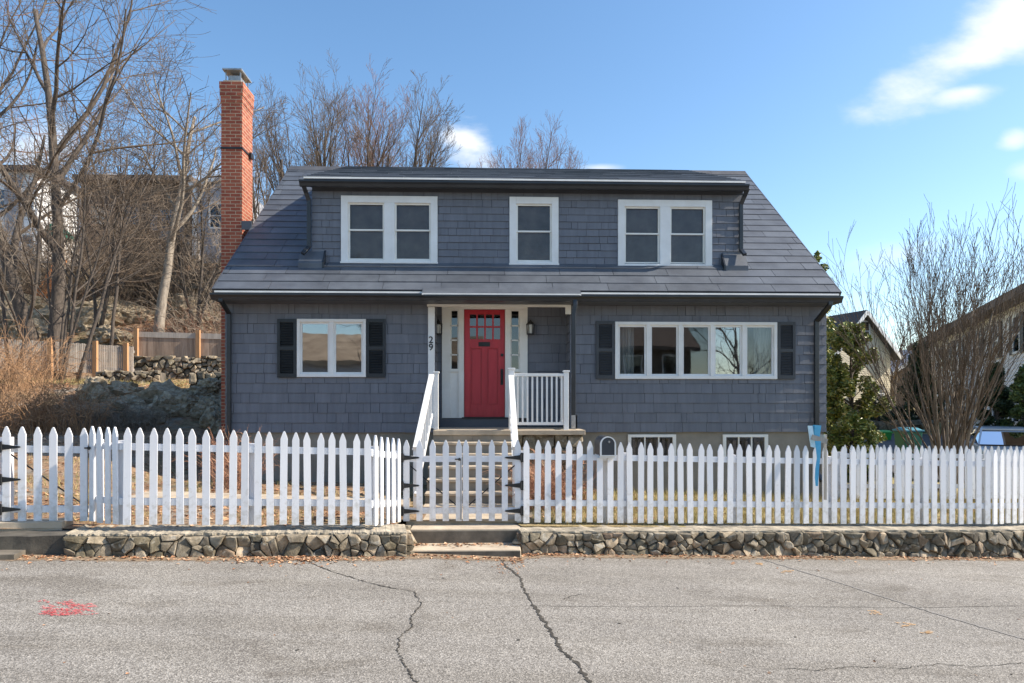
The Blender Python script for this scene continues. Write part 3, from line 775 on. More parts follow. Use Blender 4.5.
def shingles(mb, x0, x1, z0, z1, y, holes, seed, expo=0.178, wmin=0.14, wmax=0.5, M3=None):
    rnd = random.Random(seed)
    n = max(1, round((z1 - z0) / expo)); e = (z1 - z0) / n
    for r in range(n):
        a0 = z0 + r * e; a1 = a0 + e * 1.0
        x = x0; lastw = 0
        while x < x1 - 0.001:
            wd = rnd.uniform(wmin, wmax) if rnd.random() < 0.75 else rnd.uniform(0.1, 0.2)
            xe = min(x + wd, x1)
            if x1 - xe < 0.08: xe = x1
            g = rnd.choice([0.001, 0.0015, 0.003, 0.005]); th = rnd.uniform(0.015, 0.022); dz = rnd.uniform(-0.003, 0.003)
            segs = [(x + g, xe - g, a0 + dz + 0.004, a1)]
            for h in holes:
                ns = []
                for (sa, sb, sc, sd) in segs:
                    if sb <= h[0] or sa >= h[1] or sd <= h[2] or sc >= h[3]: ns.append((sa, sb, sc, sd)); continue
                    if sa < h[0]: ns.append((sa, h[0], sc, sd))
                    if sb > h[1]: ns.append((h[1], sb, sc, sd))
                    ia, ib = max(sa, h[0]), min(sb, h[1])
                    if sc < h[2]: ns.append((ia, ib, sc, h[2]))
                    if sd > h[3]: ns.append((ia, ib, h[3], sd))
                segs = ns
            for (sa, sb, sc, sd) in segs:
                if sb - sa < 0.004 or sd - sc < 0.004: continue
                tb = th * (1 - 0.8 * (sc - a0) / e); tt = th * (1 - 0.8 * (sd - a0) / e)
                pts = [(sa, y - tb, sc), (sb, y - tb, sc), (sb, y + 0.002, sc), (sa, y + 0.002, sc), (sa, y - tt, sd), (sb, y - tt, sd), (sb, y + 0.002, sd), (sa, y + 0.002, sd)]
                if M3: pts = [M3(p) for p in pts]
                mb.hexa(pts)
            x = xe

def px_rect(x0, x1, y0, y1, Y):
    cx = (x0 + x1) / 2
    return [ax(x0, Y), ax(x1, Y), az(cx, y1, Y), az(cx, y0, Y)]
YF = YW - 0.03
win_l = px_rect(297, 366, 319, 377, YF)
win_r = px_rect(615, 777, 322, 379, YF)
YDF = YD - 0.03
dw = [px_rect(341, 437.5, 196, 263, YDF), px_rect(509.5, 558.5, 197, 264.5, YDF), px_rect(618, 712, 200, 266.5, YDF)]
PXL = ax(434.5, YW); PXR = ax(570, YW)         # porch recess
YP = 13.3                                      # plane of the front door
ZP = 1.17
ins = lambda r, d=0.03: (r[0] + d, r[1] - d, r[2] + d, r[3] - d)
ZT = EZ + (YW - EY) * SL - 0.05
ZREC = az(500, 303.5, YW)
# front wall backing
mb = MB()
panel_holes(mb, XL, XR, ZS, ZT, YW, YW + 0.16, [ins(win_l), ins(win_r), (PXL, PXR, ZS, ZREC)])
# recess walls
mb.box(PXL - 0.12, PXL, YW + 0.16, YP + 0.12, ZS, ZREC + 0.1)
mb.box(PXR, PXR + 0.12, YW + 0.16, YP + 0.12, ZS, ZREC + 0.1)
mb.build('front_wall', 'joint', house)
mb = MB()
shingles(mb, XL, PXL - 0.0, ZS - 0.012, az(300, 304, YW), YW, [tuple(win_l)], 21)
mb.build('front_shingles', 'siding', house)
mb = MB()
shingles(mb, PXR, XR, ZS - 0.012, az(700, 306, YW), YW, [tuple(win_r)], 22)
mb.build('front_shingles', 'siding', house)
mb = MB(); mb.box(XL, XR, YW - 0.012, YW, az(300, 303, YW), ZT); mb.build('frieze', 'siding_dark', house)
# corner boards? thin shadow edge of wrapped shingles on the two gable walls
def gable(x0, x1, name='gable_wall'):
    mb = MB(); zt_e = EZ + (YW - EY) * SL - 0.09; yb = 2 * RY - YW
    n = 0
    mb.v = [(x0, YW + 0.161, ZS), (x0, yb, ZS), (x0, yb, zt_e), (x0, RY, RZ - 0.12), (x0, YW + 0.161, zt_e + 0.16 * SL),
            (x1, YW + 0.161, ZS), (x1, yb, ZS), (x1, yb, zt_e), (x1, RY, RZ - 0.12), (x1, YW + 0.161, zt_e + 0.16 * SL)]
    mb.f = [(0, 4, 3, 2, 1), (5, 6, 7, 8, 9), (0, 1, 6, 5), (1, 2, 7, 6), (2, 3, 8, 7), (3, 4, 9, 8), (4, 0, 5, 9)]
    return mb.build(name, 'siding', house)
gable(XL, XL + 0.16); gable(XR - 0.16, XR)
mb = MB(); mb.box(XL + .16, XR - .16, 2 * RY - YW - 0.16, 2 * RY - YW, ZS, 3.7); mb.build('rear_wall', 'siding', house)
# siding courses on right gable (seen from a step to the side)
mb = MB()
shingles(mb, YW, 2 * RY - YW, ZS - 0.012, 3.7, 0, [], 23, M3=lambda p: (XR - p[1], p[0], p[2]))
mb.build('side_shingles', 'siding', house)
mb = MB(); shingles(mb, YW, 2 * RY - YW, ZS - 0.012, 3.7, 0, [], 24, M3=lambda p: (XL + p[1], p[0], p[2]))
mb.build('side_shingles', 'siding', house)
# foundation
mb = MB()
bw = [px_rect(628, 676, 434.5, 459, YW), px_rect(723, 768, 434.5, 460, YW)]
panel_holes(mb, XL + 0.03, XR - 0.03, -0.35, ZS, YW + 0.03, YW + 0.3, [ins(r, 0.02) for r in bw])
mb.box(XL + .03, XL + .3, YW + .3, 21.2, -0.35, ZS - .002); mb.box(XR - .3, XR - .03, YW + .3, 21.2, -0.35, ZS - .002)
mb.build('foundation', 'foundation', house)
# interior floor, partition, upper floor (dark rooms behind the panes)
mb = MB(); mb.box(XL + .17, XR - .17, YW + .17, 21.0, ZS - 0.001, ZS + 0.02); mb.build('floor', 'inside_floor', house)
mb = MB(); mb.box(XL + .17, XR - .17, 16.2, 16.3, ZS + .02, 3.75); mb.box(XL + .17, XR - .17, 13.4, 21.0, 3.75, 3.8); mb.box(XL + 1, XR - 1, 15.6, 15.7, 3.81, 5.9)
mb.box(PXL - 0.2, PXL - 0.13, YW + .17, 16.2, ZS + .02, 3.74); mb.box(PXR + 0.13, PXR + 0.2, YW + .17, 16.2, ZS + .02, 3.74)
mb.build('interior_walls', 'inside', house)

# roof: deck + shingle courses
def roof_pt(x, s, off=0.0):
    """s = slope distance from the eave"""
    c = 1 / math.hypot(1, SL); return (x, EY + s * c - off * SL * c, EZ + s * SL * c + off * c)
SLEN = math.hypot(RY - EY, RZ - EZ)
mb = MB()
for sgn in (1, -1):
    pts = []
    for off in (-0.1, -0.012):
        for (x, s) in ((RXL, 0), (RXR, 0), (RXR, SLEN), (RXL, SLEN)):
            p = roof_pt(x, s, off)
            if s > 0: p = (p[0], RY, p[2] if True else 0)
            pts.append((p[0], p[1] if sgn > 0 else 2 * RY - p[1], p[2]))
    mb.hexa(pts)
# cut: the dormer sits on top, hidden part stays
mb.build('roof_deck', 'roof', house)
def slope_tiles(mb, x0f, x1f, s0, s1, P, expo, rnd, wid=1.0, holes=None, th=0.014):
    n = round((s1 - s0) / expo); e = (s1 - s0) / n
    for r in range(n):
        a = s0 + r * e; b_ = a + e
        xa, xb = x0f(a), x1f(a); x = xa - rnd.uniform(0, wid)
        while x < xb:
            wd = wid * rnd.uniform(0.95, 1.05); L, R = max(x, xa), min(x + wd, xb)
            x += wd
            if R - L < 0.02: continue
            g = 0.004; t = th * rnd.uniform(0.85, 1.25)
            if holes and holes(L, R, a, b_): 
                for (l2, r2) in holes(L, R, a, b_):
                    if r2 - l2 > 0.02: mb.hexa([P(l2 + g, a, 0), P(r2 - g, a, 0), P(r2 - g, b_, -.01), P(l2 + g, b_, -.01), P(l2 + g, a, t), P(r2 - g, a, t), P(r2 - g, b_, 0.002), P(l2 + g, b_, 0.002)])
                continue
            mb.hexa([P(L + g, a, 0), P(R - g, a, 0), P(R - g, b_, -.01), P(L + g, b_, -.01), P(L + g, a, t), P(R - g, a, t), P(R - g, b_, 0.002), P(L + g, b_, 0.002)])
rnd = random.Random(31)
SD = (YD - EY) * math.hypot(1, SL)             # slope distance of the dormer face
mb = MB()
def dorm_hole(L, R, a, b_):
    if a < SD - 0.12: return [(L, R)]
    out = []
    if L < DXL: out.append((L, min(R, DXL + .02)))
    if R > DXR: out.append((max(L, DXR - .02), R))
    return out or [(0, 0)]
slope_tiles(mb, lambda s: RXL, lambda s: RXR, 0.0, SLEN, roof_pt, 0.285, rnd, 1.02, dorm_hole)
mb.build('roof_shingles', 'roof', house)
mb = MB(); slope_tiles(mb, lambda s: RXL, lambda s: RXR, 0.0, SLEN, lambda x, s, o: (lambda p: (p[0], 2 * RY - p[1], p[2]))(roof_pt(x, s, o)), 0.285, rnd, 1.02)
mb.build('rear_roof_shingles', 'roof', house)
# dark rake edge boards
for x in (RXL - 0.012, RXR + 0.012):
    mb = MB()
    for sg in (1, -1):
        a = roof_pt(x, 0, -0.05); b_ = roof_pt(x, SLEN - .03, -0.05)
        if sg < 0: a = (a[0], 2 * RY - a[1], a[2]); b_ = (b_[0], 2 * RY - b_[1], b_[2])
        mb.bar(a, b_, 0.022, 0.12)
    mb.build('rake_board', 'siding_dark', house)
# dormer
DEY = 12.93; DEZ = az(300, 176.5, DEY); DRY = RY - 0.05
DSL = (RZ + 0.03 - DEZ) / (DRY - DEY)
def dorm_pt(x, s, off=0.0):
    c = 1 / math.hypot(1, DSL); return (x, DEY + s * c - off * DSL * c, DEZ + s * DSL * c + off * c)
DLEN = math.hypot(DRY - DEY, RZ + 0.03 - DEZ)
dx0 = ax(303.5, DEY); dx1 = ax(745.5, DEY)
mb = MB(); mb.hexa([dorm_pt(dx0, 0, -.1), dorm_pt(dx1, 0, -.1), dorm_pt(dx1, DLEN, -.1), dorm_pt(dx0, DLEN, -.1), dorm_pt(dx0, 0, -.012), dorm_pt(dx1, 0, -.012), dorm_pt(dx1, DLEN, -.012), dorm_pt(dx0, DLEN, -.012)])
mb.build('dormer_roof_deck', 'roof', house)
mb = MB(); slope_tiles(mb, lambda s: dx0 - 0.01, lambda s: dx1 + 0.01, 0, DLEN, dorm_pt, 0.285, rnd, 1.02); mb.build('dormer_shingles', 'roof', house)
DZB = EZ + (YD - EY) * SL; DZT = DEZ + (YD - DEY) * DSL - 0.1
mb = MB()
panel_holes(mb, DXL, DXR, DZB - 0.25, DZT + 0.0, YD, YD + 0.12, [ins(r) for r in dw])
mb.build('dormer_wall', 'joint', house)
cuts = [DXL] + [(r[0] + r[1]) / 2 for r in dw] + [DXR]
for k in range(4):
    mb = MB(); shingles(mb, cuts[k], cuts[k + 1], DZB - 0.02, az(500, 193, YD), YD, [tuple(r) for r in dw], 41 + k * 7, expo=0.142, wmin=0.14, wmax=0.42)
    mb.build('dormer_front_shingles', 'siding', house)
mb = MB()
for (x0, x1) in ((DXL, DXL + 0.1), (DXR - 0.1, DXR)):
    yE = EY + 0.0
    # cheek: triangle between both roof planes
    yt = (EZ - SL * EY - (DEZ - 0.09 - DSL * DEY)) / (DSL - SL)
    y0 = YD + 0.121
    mb.v += [(x0, y0, EZ + (y0 - EY) * SL - .1), (x0, y0, DEZ + (y0 - DEY) * DSL - .09), (x0, yt, EZ + (yt - EY) * SL - .02),
             (x1, y0, EZ + (y0 - EY) * SL - .1), (x1, y0, DEZ + (y0 - DEY) * DSL - .09), (x1, yt, EZ + (yt - EY) * SL - .02)]
    n = len(mb.v) - 6
    mb.f += [(n, n + 1, n + 2), (n + 3, n + 5, n + 4), (n, n + 3, n + 4, n + 1), (n + 1, n + 4, n + 5, n + 2), (n + 2, n + 5, n + 3, n)]
mb.build('dormer_cheek', 'siding', house)
mb = MB(); mb.box(DXL - 0.02, DXR + 0.02, DEY + 0.03, YD - 0.001, DZT - 0.12, DZT - 0.09); mb.box(DXL - .02, DXR + .02, YD - .035, YD - .005, DZT - 0.088, DZT - 0.0)
mb.build('dormer_soffit', 'siding_dark', house)
mb = MB(); mb.box(DXL + .03, DXR + 0.02, YD - 0.06, YD - 0.036, az(500, 188.6, YD), az(500, 186.5, YD)); mb.build('dormer_frieze_strip', 'drip', house)
# ridge cap
mb = MB()
xx = RXL - 0.01
while xx < RXR:
    xe = min(xx + 0.95, RXR + 0.01); lift = 0.03 + 0.012 * random.Random(int(xx * 10)).random()
    mb.prism([(0, -0.17, -0.17 * SL + lift), (0, 0, lift + 0.012), (0, 0.17, -0.17 * SL + lift), (0, 0.17, -0.17 * SL + lift - 0.03), (0, 0, lift - 0.022), (0, -0.17, -0.17 * SL + lift - 0.03)], (xx, RY, RZ), (xe - 0.006, RY, RZ))
    xx = xe
mb.build('ridge_cap', 'roof_cap', house)

# gutters: a K profile
def gutter(xa, xb, y_back, ztop, name='gutter', sag=0.0, h=0.115, w=0.12):
    mb = MB()
    pr = [(0, 0, 0), (0, 0, -h), (0, -w * 0.55, -h), (0, -w * 0.72, -h * 0.55), (0, -w, -h * 0.28), (0, -w, 0), (0, -w + 0.012, 0), (0, -w + .012, -h * .25), (0, -.012, -h * .25), (0, -.012, 0)]
    mb.prism(pr, (xa, y_back, ztop), (xb, y_back, ztop - sag))
    return mb.build(name, 'black_metal', house)
def drip(xa, xb, y, z, dz=0.0, h=0.032):
    mb = MB(); mb.prism([(0, 0, 0), (0, 0, h), (0, -0.012, h), (0, -0.02, 0)], (xa, y, z), (xb, y, z + dz)); return mb.build('drip_edge', 'drip', house)
YG = EY - 0.015
zg = EZ - 0.085
gutter(ax(211, YG - .06), ax(425, YG - .06), YG, zg); gutter(ax(578, YG - .06), ax(842, YG - .06), YG, zg)
drip(ax(215, YG), ax(425.5, YG), YG - 0.02, EZ - 0.064); drip(ax(577.5, YG), ax(838, YG), YG - 0.02, EZ - 0.064)
# centre section stands slightly forward and lower
YC = EY - 0.13
gutter(ax(424, YC), ax(579, YC), YC, zg - 0.03, h=0.1); drip(ax(422, YC), ax(581, YC), YC - 0.02, EZ - 0.107)
mb = MB(); mb.hexa([(ax(422, YC), YC - .0, EZ - .09), (ax(581, YC), YC - 0, EZ - .09), (ax(581, YC), EY + .1, EZ - .03), (ax(422, YC), EY + .1, EZ - .03),
                    (ax(422, YC), YC - .03, EZ - .072), (ax(581, YC), YC - .03, EZ - .072), (ax(581, YC), EY + .1, EZ + .085), (ax(422, YC), EY + .1, EZ + .085)])
mb.build('porch_roof_lip', 'roof', house)
# fascia + soffit
mb = MB(); mb.box(RXL + .01, RXR - .01, EY - .012, EY + .02, EZ - .2, EZ - .07); mb.box(RXL + .01, RXR - .01, EY + .02, YW, EZ - .2, EZ - .175)
mb.build('soffit', 'siding_dark', house)
gd = DEY - 0.015
gutter(ax(299.5, gd - .06), ax(748.5, gd - .06), gd, DEZ - 0.095, h=0.105); drip(ax(304, gd), ax(745, gd), gd - 0.02, DEZ - 0.05, h=.036)

def downspout(pts, r=0.035):
    mb = MB()
    for a, b_ in zip(pts, pts[1:]):
        a = Vector(a); b_ = Vector(b_)
        e = (b_ - a).normalized() * 0.012
        mb.bar(a - e, b_ + e, r * 2.1, r * 1.5, (0, 1, 0.001))
    return mb.build('downspout', 'black_metal', house, bevel=0.008)
zt = zg - 0.1
x = ax(229, YW - .07); downspout([(x + .01, YG - .05, zt), (x + .01, YG - .05, zt - .03), (x, YW - .07, zt - .2), (x, YW - .07, 0.95), (x, YW - .25, 0.8)])
x = ax(816.5, YW - .07); downspout([(x + .06, YG - .05, zt), (x + .06, YG - .05, zt - .05), (x, YW - .07, zt - .3), (x, YW - .07, 0.35), (x, YW - .3, 0.2)], 0.04)
x = ax(573.5, 12.1); downspout([(x + .03, YC - .05, zt), (x + .03, 12.1, zt - .1), (x, 12.1, zt - .25), (x, 12.1, 0.9), (x, 12.0, 0.3)], 0.036)
mb = MB(); mb.box(x - 0.045, x + 0.055, 12.03, 12.045, 1.18, 1.42); mb.box(x + 0.03, x + 0.055, 12.03, 12.2, 1.18, 1.42); mb.build('downspout_guard', 'metal', house)
zd = DEZ - 0.16
x = ax(309, YD - .06); downspout([(x - .06, gd - .05, zd), (x - .04, YD - .12, zd - .12), (x, YD - .06, zd - .25), (x, YD - .06, DZB + .28), (x - .08, YD - .2, DZB + .12)], 0.036)
x = ax(741, YD - .06); downspout([(x + .06, gd - .05, zd), (x + .04, YD - .12, zd - .12), (x, YD - .06, zd - .25), (x, YD - .06, DZB + .28), (x + .02, YD - .2, DZB + .16)], 0.036)
# saddle boxes at the dormer corners
for (pa, pb) in ((299, 323), (724.5, 747)):
    xa, xb = ax(pa, 13.0), ax(pb, 13.0)
    za_, zb_ = EZ + (12.93 - EY) * SL, EZ + (YD - EY) * SL
    mb = MB(); mb.hexa([(xa, 12.93, za_ - .05), (xb, 12.93, za_ - .05), (xb, YD - .02, zb_ - .05), (xa, YD - .02, zb_ - .05), (xa, 12.93, za_ + .1), (xb, 12.93, za_ + .1), (xb, YD - .02, zb_ + .2), (xa, YD - .02, zb_ + .2)])
    mb.build('saddle_flashing', 'roof', house)
    mb = MB(); xo = xb if pa < 500 else xa; s = 1 if pa < 500 else -1
    mb.hexa([(min(xo, xo + s * .03), 12.925, za_ - .02), (max(xo, xo + s * .03), 12.925, za_ - .02), (max(xo, xo + s * .03), YD - .02, zb_), (min(xo, xo + s * .03), YD - .02, zb_),
             (min(xo, xo + s * .03), 12.925, za_ + .11), (max(xo, xo + s * .03), 12.925, za_ + .11), (max(xo, xo + s * .03), YD - .02, zb_ + .22), (min(xo, xo + s * .03), YD - .02, zb_ + .22)])
    mb.build('saddle_side', 'black_metal', house)

# ---- windows
def frame_mb(mb, x0, x1, z0, z1, y0, y1, w, wb=None, wt=None):
    wb = wb or w; wt = wt or w
    mb.box(x0, x0 + w, y0, y1, z0, z1); mb.box(x1 - w, x1, y0, y1, z0, z1)
    mb.box(x0 + w, x1 - w, y0, y1, z1 - wt, z1); mb.box(x0 + w, x1 - w, y0, y1, z0, z0 + wb)
def double_hung(r, y, n, wd=0.13, wm=0.2, mat='white', blind=True):
    x0, x1, z0, z1 = r
    mb = MB(); frame_mb(mb, x0, x1, z0, z1, y - 0.012, y + 0.1, wd, 0.05, wd)
    span = x1 - x0 - 2 * wd; cell = (span - (n - 1) * wm) / n
    for i in range(1, n):
        xm = x0 + wd + i * cell + (i - 1) * wm; mb.box(xm, xm + wm, y - 0.012, y + 0.1, z0 + 0.05, z1 - wd)
    fr_ = mb.build('window', mat, house, bevel=0.004)
    mb = MB(); mb.box(x0 - 0.01, x1 + 0.01, y - 0.035, y + 0.0, z0 - 0.012, z0 + 0.018); mb.build('sill', mat, fr_)
    for i in range(n):
        a = x0 + wd + i * (cell + wm); b_ = a + cell; lo = z0 + 0.05; hi = z1 - wd; md = (lo + hi) / 2 + 0.02
        mb = MB(); s = 0.032
        frame_mb(mb, a, b_, md, hi, y + 0.03, y + 0.05, s, 0.03, 0.03); frame_mb(mb, a, b_, lo, md + .025, y + 0.055, y + 0.075, s, 0.045, 0.025)
        mb.build('sash', 'cream', fr_)
        mb = MB(); mb.box(a + s * .5, b_ - s * .5, y + 0.063, y + 0.067, lo + .02, hi - .015); mb.build('pane', 'glass_up', fr_)
        if blind:
            mb = MB(); mb.box(a - .02, b_ + .02, y + 0.12, y + 0.13, lo - .05, hi + .05); mb.build('window_shade', 'blind', fr_)
for r in dw: double_hung(r, YDF, 2 if (r[1] - r[0]) > 1.2 else 1)

def casement(r, y, n, w=0.05, wm=0.045, curt=(), gl='glass', special=()):
    x0, x1, z0, z1 = r
    mb = MB(); frame_mb(mb, x0, x1, z0, z1, y - 0.02, y + 0.12, w)
    cell = (x1 - x0 - 2 * w - (n - 1) * wm) / n
    for i in range(1, n):
        xm = x0 + w + i * cell + (i - 1) * wm; mb.box(xm, xm + wm, y - 0.014, y + 0.12, z0 + w, z1 - w)
    fr_ = mb.build('window', 'white', house, bevel=0.004)
    for i in range(n):
        a = x0 + w + i * (cell + wm); b_ = a + cell; lo = z0 + w; hi = z1 - w
        mb = MB(); frame_mb(mb, a, b_, lo, hi, y + 0.02, y + 0.05, 0.035); mb.build('sash', 'white', fr_)
        mb = MB(); mb.box(a + .02, b_ - .02, y + 0.032, y + 0.036, lo + .02, hi - .02); mb.build('pane', 'glass_refl' if i in special else gl, fr_)
    for (ca, cb_) in curt:
        mb = MB(); k = 24; n0 = 0
        for i in range(k + 1):
            xx = ca + (cb_ - ca) * i / k; yy = y + 0.22 + 0.03 * math.sin(i * 1.7)
            mb.v += [(xx, yy, z0 - 0.1), (xx, yy, z1 + 0.05)]
        for i in range(k): mb.f.append((2 * i, 2 * i + 2, 2 * i + 3, 2 * i + 1))
        mb.build('curtain', 'curtain', fr_)
    return fr_
casement(win_l, YF, 2, 0.055, 0.08, gl='glass_refl')
casement(win_r, YF, 5, 0.06, 0.07, curt=[(win_r[0] + .02, win_r[0] + .4), (win_r[1] - .36, win_r[1] - .02)], special=(3,))
# things of the room seen through the wide window: a pale doorway and a picture rail
def shutter(px0, px1, py0, py1, mat='shutter'):
    x0, x1, z0, z1 = px_rect(px0, px1, py0, py1, YF)
    mb = MB(); frame_mb(mb, x0, x1, z0, z1, YF - 0.022, YF + 0.012, 0.05, 0.07, 0.06)
    zm = z0 + (z1 - z0) * 0.5; mb.box(x0 + .05, x1 - .05, YF - .022, YF + .012, zm - .03, zm + .03)
    zz = z0 + 0.075
    while zz < z1 - 0.08:
        if not (zm - .05 < zz < zm + .035):
            mb.hexa([(x0 + .05, YF - .014, zz), (x1 - .05, YF - .014, zz), (x1 - .05, YF + .008, zz + .02), (x0 + .05, YF + .008, zz + .02), (x0 + .05, YF - .014, zz + .005), (x1 - .05, YF - .014, zz + .005), (x1 - .05, YF + .008, zz + .026), (x0 + .05, YF + .008, zz + .026)])
        zz += 0.03
    mb.box(x0 + .05, x1 - .05, YF + .009, YF + .012, z0 + .07, z1 - .06)
    return mb.build('shutter', mat, house)
shutter(277.5, 296.5, 319, 377.5); shutter(366.5, 385.5, 319, 377.5)
shutter(596, 614.5, 321, 379, 'shutter_grey'); shutter(777.5, 795, 322, 379, 'shutter_grey')
for r in bw:
    x0, x1, z0, z1 = r
    mb = MB(); frame_mb(mb, x0, x1, z0, z1, YW - 0.01, YW + 0.09, 0.06, 0.06, 0.05)
    k = 3; c_ = (x1 - x0 - .12) / k
    for i in range(1, k): mb.box(x0 + .06 + i * c_ - .012, x0 + .06 + i * c_ + .012, YW + .01, YW + .05, z0 + .06, z1 - .05)
    fr_ = mb.build('window', 'cream', house)
    mb = MB(); mb.box(x0 + .03, x1 - .03, YW + .035, YW + .04, z0 + .03, z1 - .03); mb.build('pane', 'glass_dark', fr_)
    mb = MB(); mb.box(x0 - .1, x1 + .1, YW + .5, YW + .52, z0 - .3, z1); mb.build('window_shade', 'inside', fr_)

# ---- entrance
# back wall of the recess
dx_a, dx_b = ax(442, YP), ax(527.5, YP)
D0, D1 = ax(464, YP), ax(505, YP); DZ0, DZ1 = az(485, 417, YP), az(485, 309.5, YP)
mb = MB(); panel_holes(mb, PXL, PXR, ZS, ZREC + 0.1, YP + .002, YP + .12, [(D0 - .01, D1 + .01, DZ0 - .01, DZ1 + .01), (ax(451, YP), ax(458, YP), az(454, 368, YP), az(454, 311, YP)), (ax(511, YP), ax(519, YP), az(515, 368, YP), az(515, 311, YP))])
mb.build('entry_wall', 'joint', house)
mb = MB()
shingles(mb, PXL, dx_a + .01, ZP + 0.01, ZREC + 0.02, YP, [], 51)
shingles(mb, YW + 0.02, YP, ZP + .01, ZREC, 0, [], 53, M3=lambda p: (PXL - p[1], p[0], p[2]))
mb.build('entry_shingles', 'siding', house)
mb = MB(); shingles(mb, dx_b - .01, PXR, ZP + .01, ZREC + 0.02, YP, [], 52)
shingles(mb, YW + 0.02, YP, ZP + .01, ZREC, 0, [], 54, M3=lambda p: (PXR + p[1], p[0], p[2]))
mb.build('entry_shingles', 'siding', house)
mb = MB(); mb.box(PXL, PXR, YW - 0.1, YP, ZREC + 0.02, ZREC + 0.05); mb.build('entry_ceiling', 'cream', house)
mb = MB(); mb.box(ax(440, YP), ax(508, YP), YP - 0.06, YP - .001, ZP, DZ0 - .03); mb.build('entry_step', 'siding_dark', house)
mb = MB(); mb.box(ax(462, YP), ax(508, YP), YP - 0.09, YP + .1, DZ0 - .028, DZ0 - .004); mb.build('threshold', 'black', house)
# casing with sidelights
mb = MB(); Y0, Y1 = YP - 0.05, YP + 0.03
for (a, b_) in ((442, 450.5), (458.5, 464), (505, 510.5), (519.5, 527.5)):
    mb.box(ax(a, YP) + .001, ax(b_, YP) - .001, Y0, Y1, DZ0 - .02, DZ1 + .0)
mb.box(dx_a, dx_b, Y0 - .01, Y1, DZ1 + .002, ZREC + .018)
for (a, b_) in ((450.5, 458.5), (510.5, 519.5)):
    mb.box(ax(a, YP) - .001, ax(b_, YP) + .001, Y0 + .025, Y1, DZ0 - .02, az(454, 370, YP)); mb.box(ax(a, YP) - .001, ax(b_, YP) + .001, Y0 + .012, Y1, az(454, 311, YP), DZ1)
    mb.box(ax(a, YP) - .02, ax(b_, YP) + .02, Y0 - .012, Y0 + .004, az(454, 372, YP), az(454, 369, YP))
casing = mb.build('door_casing', 'cream', house, bevel=0.003)
for (a, b_) in ((450.5, 458.5), (510.5, 519.5)):
    x0, x1 = ax(a, YP), ax(b_, YP); z0, z1 = az(454, 369.5, YP), az(454, 311, YP)
    mb = MB()
    for k in range(1, 4):
        zz = z0 + (z1 - z0) * k / 4; mb.box(x0, x1, YP - .015, YP + .01, zz - .012, zz + .012)
    mb.box(x0, x0 + .02, YP - .015, YP + .01, z0, z1); mb.box(x1 - .02, x1, YP - .015, YP + .01, z0, z1)
    s_ = mb.build('sidelight', 'cream', house)
    mb = MB(); mb.box(x0 + .003, x1 - .003, YP, YP + .004, z0, z1); mb.build('pane', 'glass_dark', s_)
# red door with panels, eight lites
mb = MB(); dy = YP + 0.012
lz0, lz1 = az(485, 340, YP), az(485, 313.5, YP); lx0, lx1 = ax(469, YP), ax(501, YP)
cw = (lx1 - lx0) / 4; ch = (lz1 - lz0) / 2; gb = 0.017
lites = [(lx0 + i * cw + gb, lx0 + (i + 1) * cw - gb, lz0 + j * ch + gb, lz0 + (j + 1) * ch - gb) for i in range(4) for j in range(2)]
px_l, px_r = D0 + .13, D1 - .13; pm_ = (D0 + D1) / 2; pz0, pz1 = DZ0 + .24, az(485, 348, YP)
panels = [(px_l, pm_ - .05, pz0, pz1), (pm_ + .05, px_r, pz0, pz1)]
panel_holes(mb, D0 + .004, D1 - .004, DZ0, DZ1 - .004, dy, dy + .03, lites + panels)
panel_holes(mb, D0 + .004, D1 - .004, DZ0, DZ1 - .004, dy + .0301, dy + .045, lites)
for (a, b_, c_, d_) in panels: mb.box(a + .025, b_ - .025, dy + .016, dy + .0299, c_ + .025, d_ - .025)
door = mb.build('door', 'red', house, bevel=0.003)
for i, (a, b_, c_, d_) in enumerate(lites):
    mb = MB(); mb.box(a - .004, b_ + .004, dy + .02, dy + .024, c_ - .004, d_ + .004); mb.build('pane', 'glass_dark', door)
mb = MB(); mb.box(ax(478.5, YP), ax(490, YP), dy - .008, dy - .0005, az(484, 346.5, YP), az(484, 342, YP)); mb.build('mail_slot', 'black', door, bevel=0.003)
hx = ax(502, YP)
mb = MB(); mb.lathe([(.03, 0), (.03, .02), (.018, .03)], (hx, dy - .03, az(502, 355, YP)), 12, 'y'); mb.build('deadbolt', 'black', door)
mb = MB(); mb.box(hx - .028, hx + .022, dy - .012, dy - .0005, az(502, 385, YP), az(502, 369, YP)); mb.tube([(hx, dy - .01, az(502, 371, YP)), (hx, dy - .06, az(502, 373, YP)), (hx, dy - .06, az(502, 380, YP)), (hx, dy - .01, az(502, 383, YP))], .009, 8); mb.build('handle', 'black', door)
# dim hallway behind the door glass
mb = MB(); mb.box(PXL + .1, PXR - .1, 15.9, 15.95, ZS + .05, 3.6); mb.build('hall_wall', 'inside', house)
# header board and left post
YH = YW - 0.06
mb = MB(); mb.box(ax(427, YH), ax(571, YH), YH, YH + 0.055, az(500, 306.6, YH), az(500, 302.6, YH)); mb.build('porch_header', 'cream', house, bevel=.004)
mb = MB(); mb.box(ax(428, YH), ax(434.6, YH), YH + .001, YH + .06, ZP + 0.0, az(430, 306.7, YH)); post_l = mb.build('porch_post', 'white', house, bevel=.004)
mb = MB(); mb.box(ax(565.5, YH), ax(571, YH), YH + .001, YH + .06, az(568, 314, YH), az(568, 306.7, YH)); mb.build('header_bracket', 'cream', house, bevel=.004)
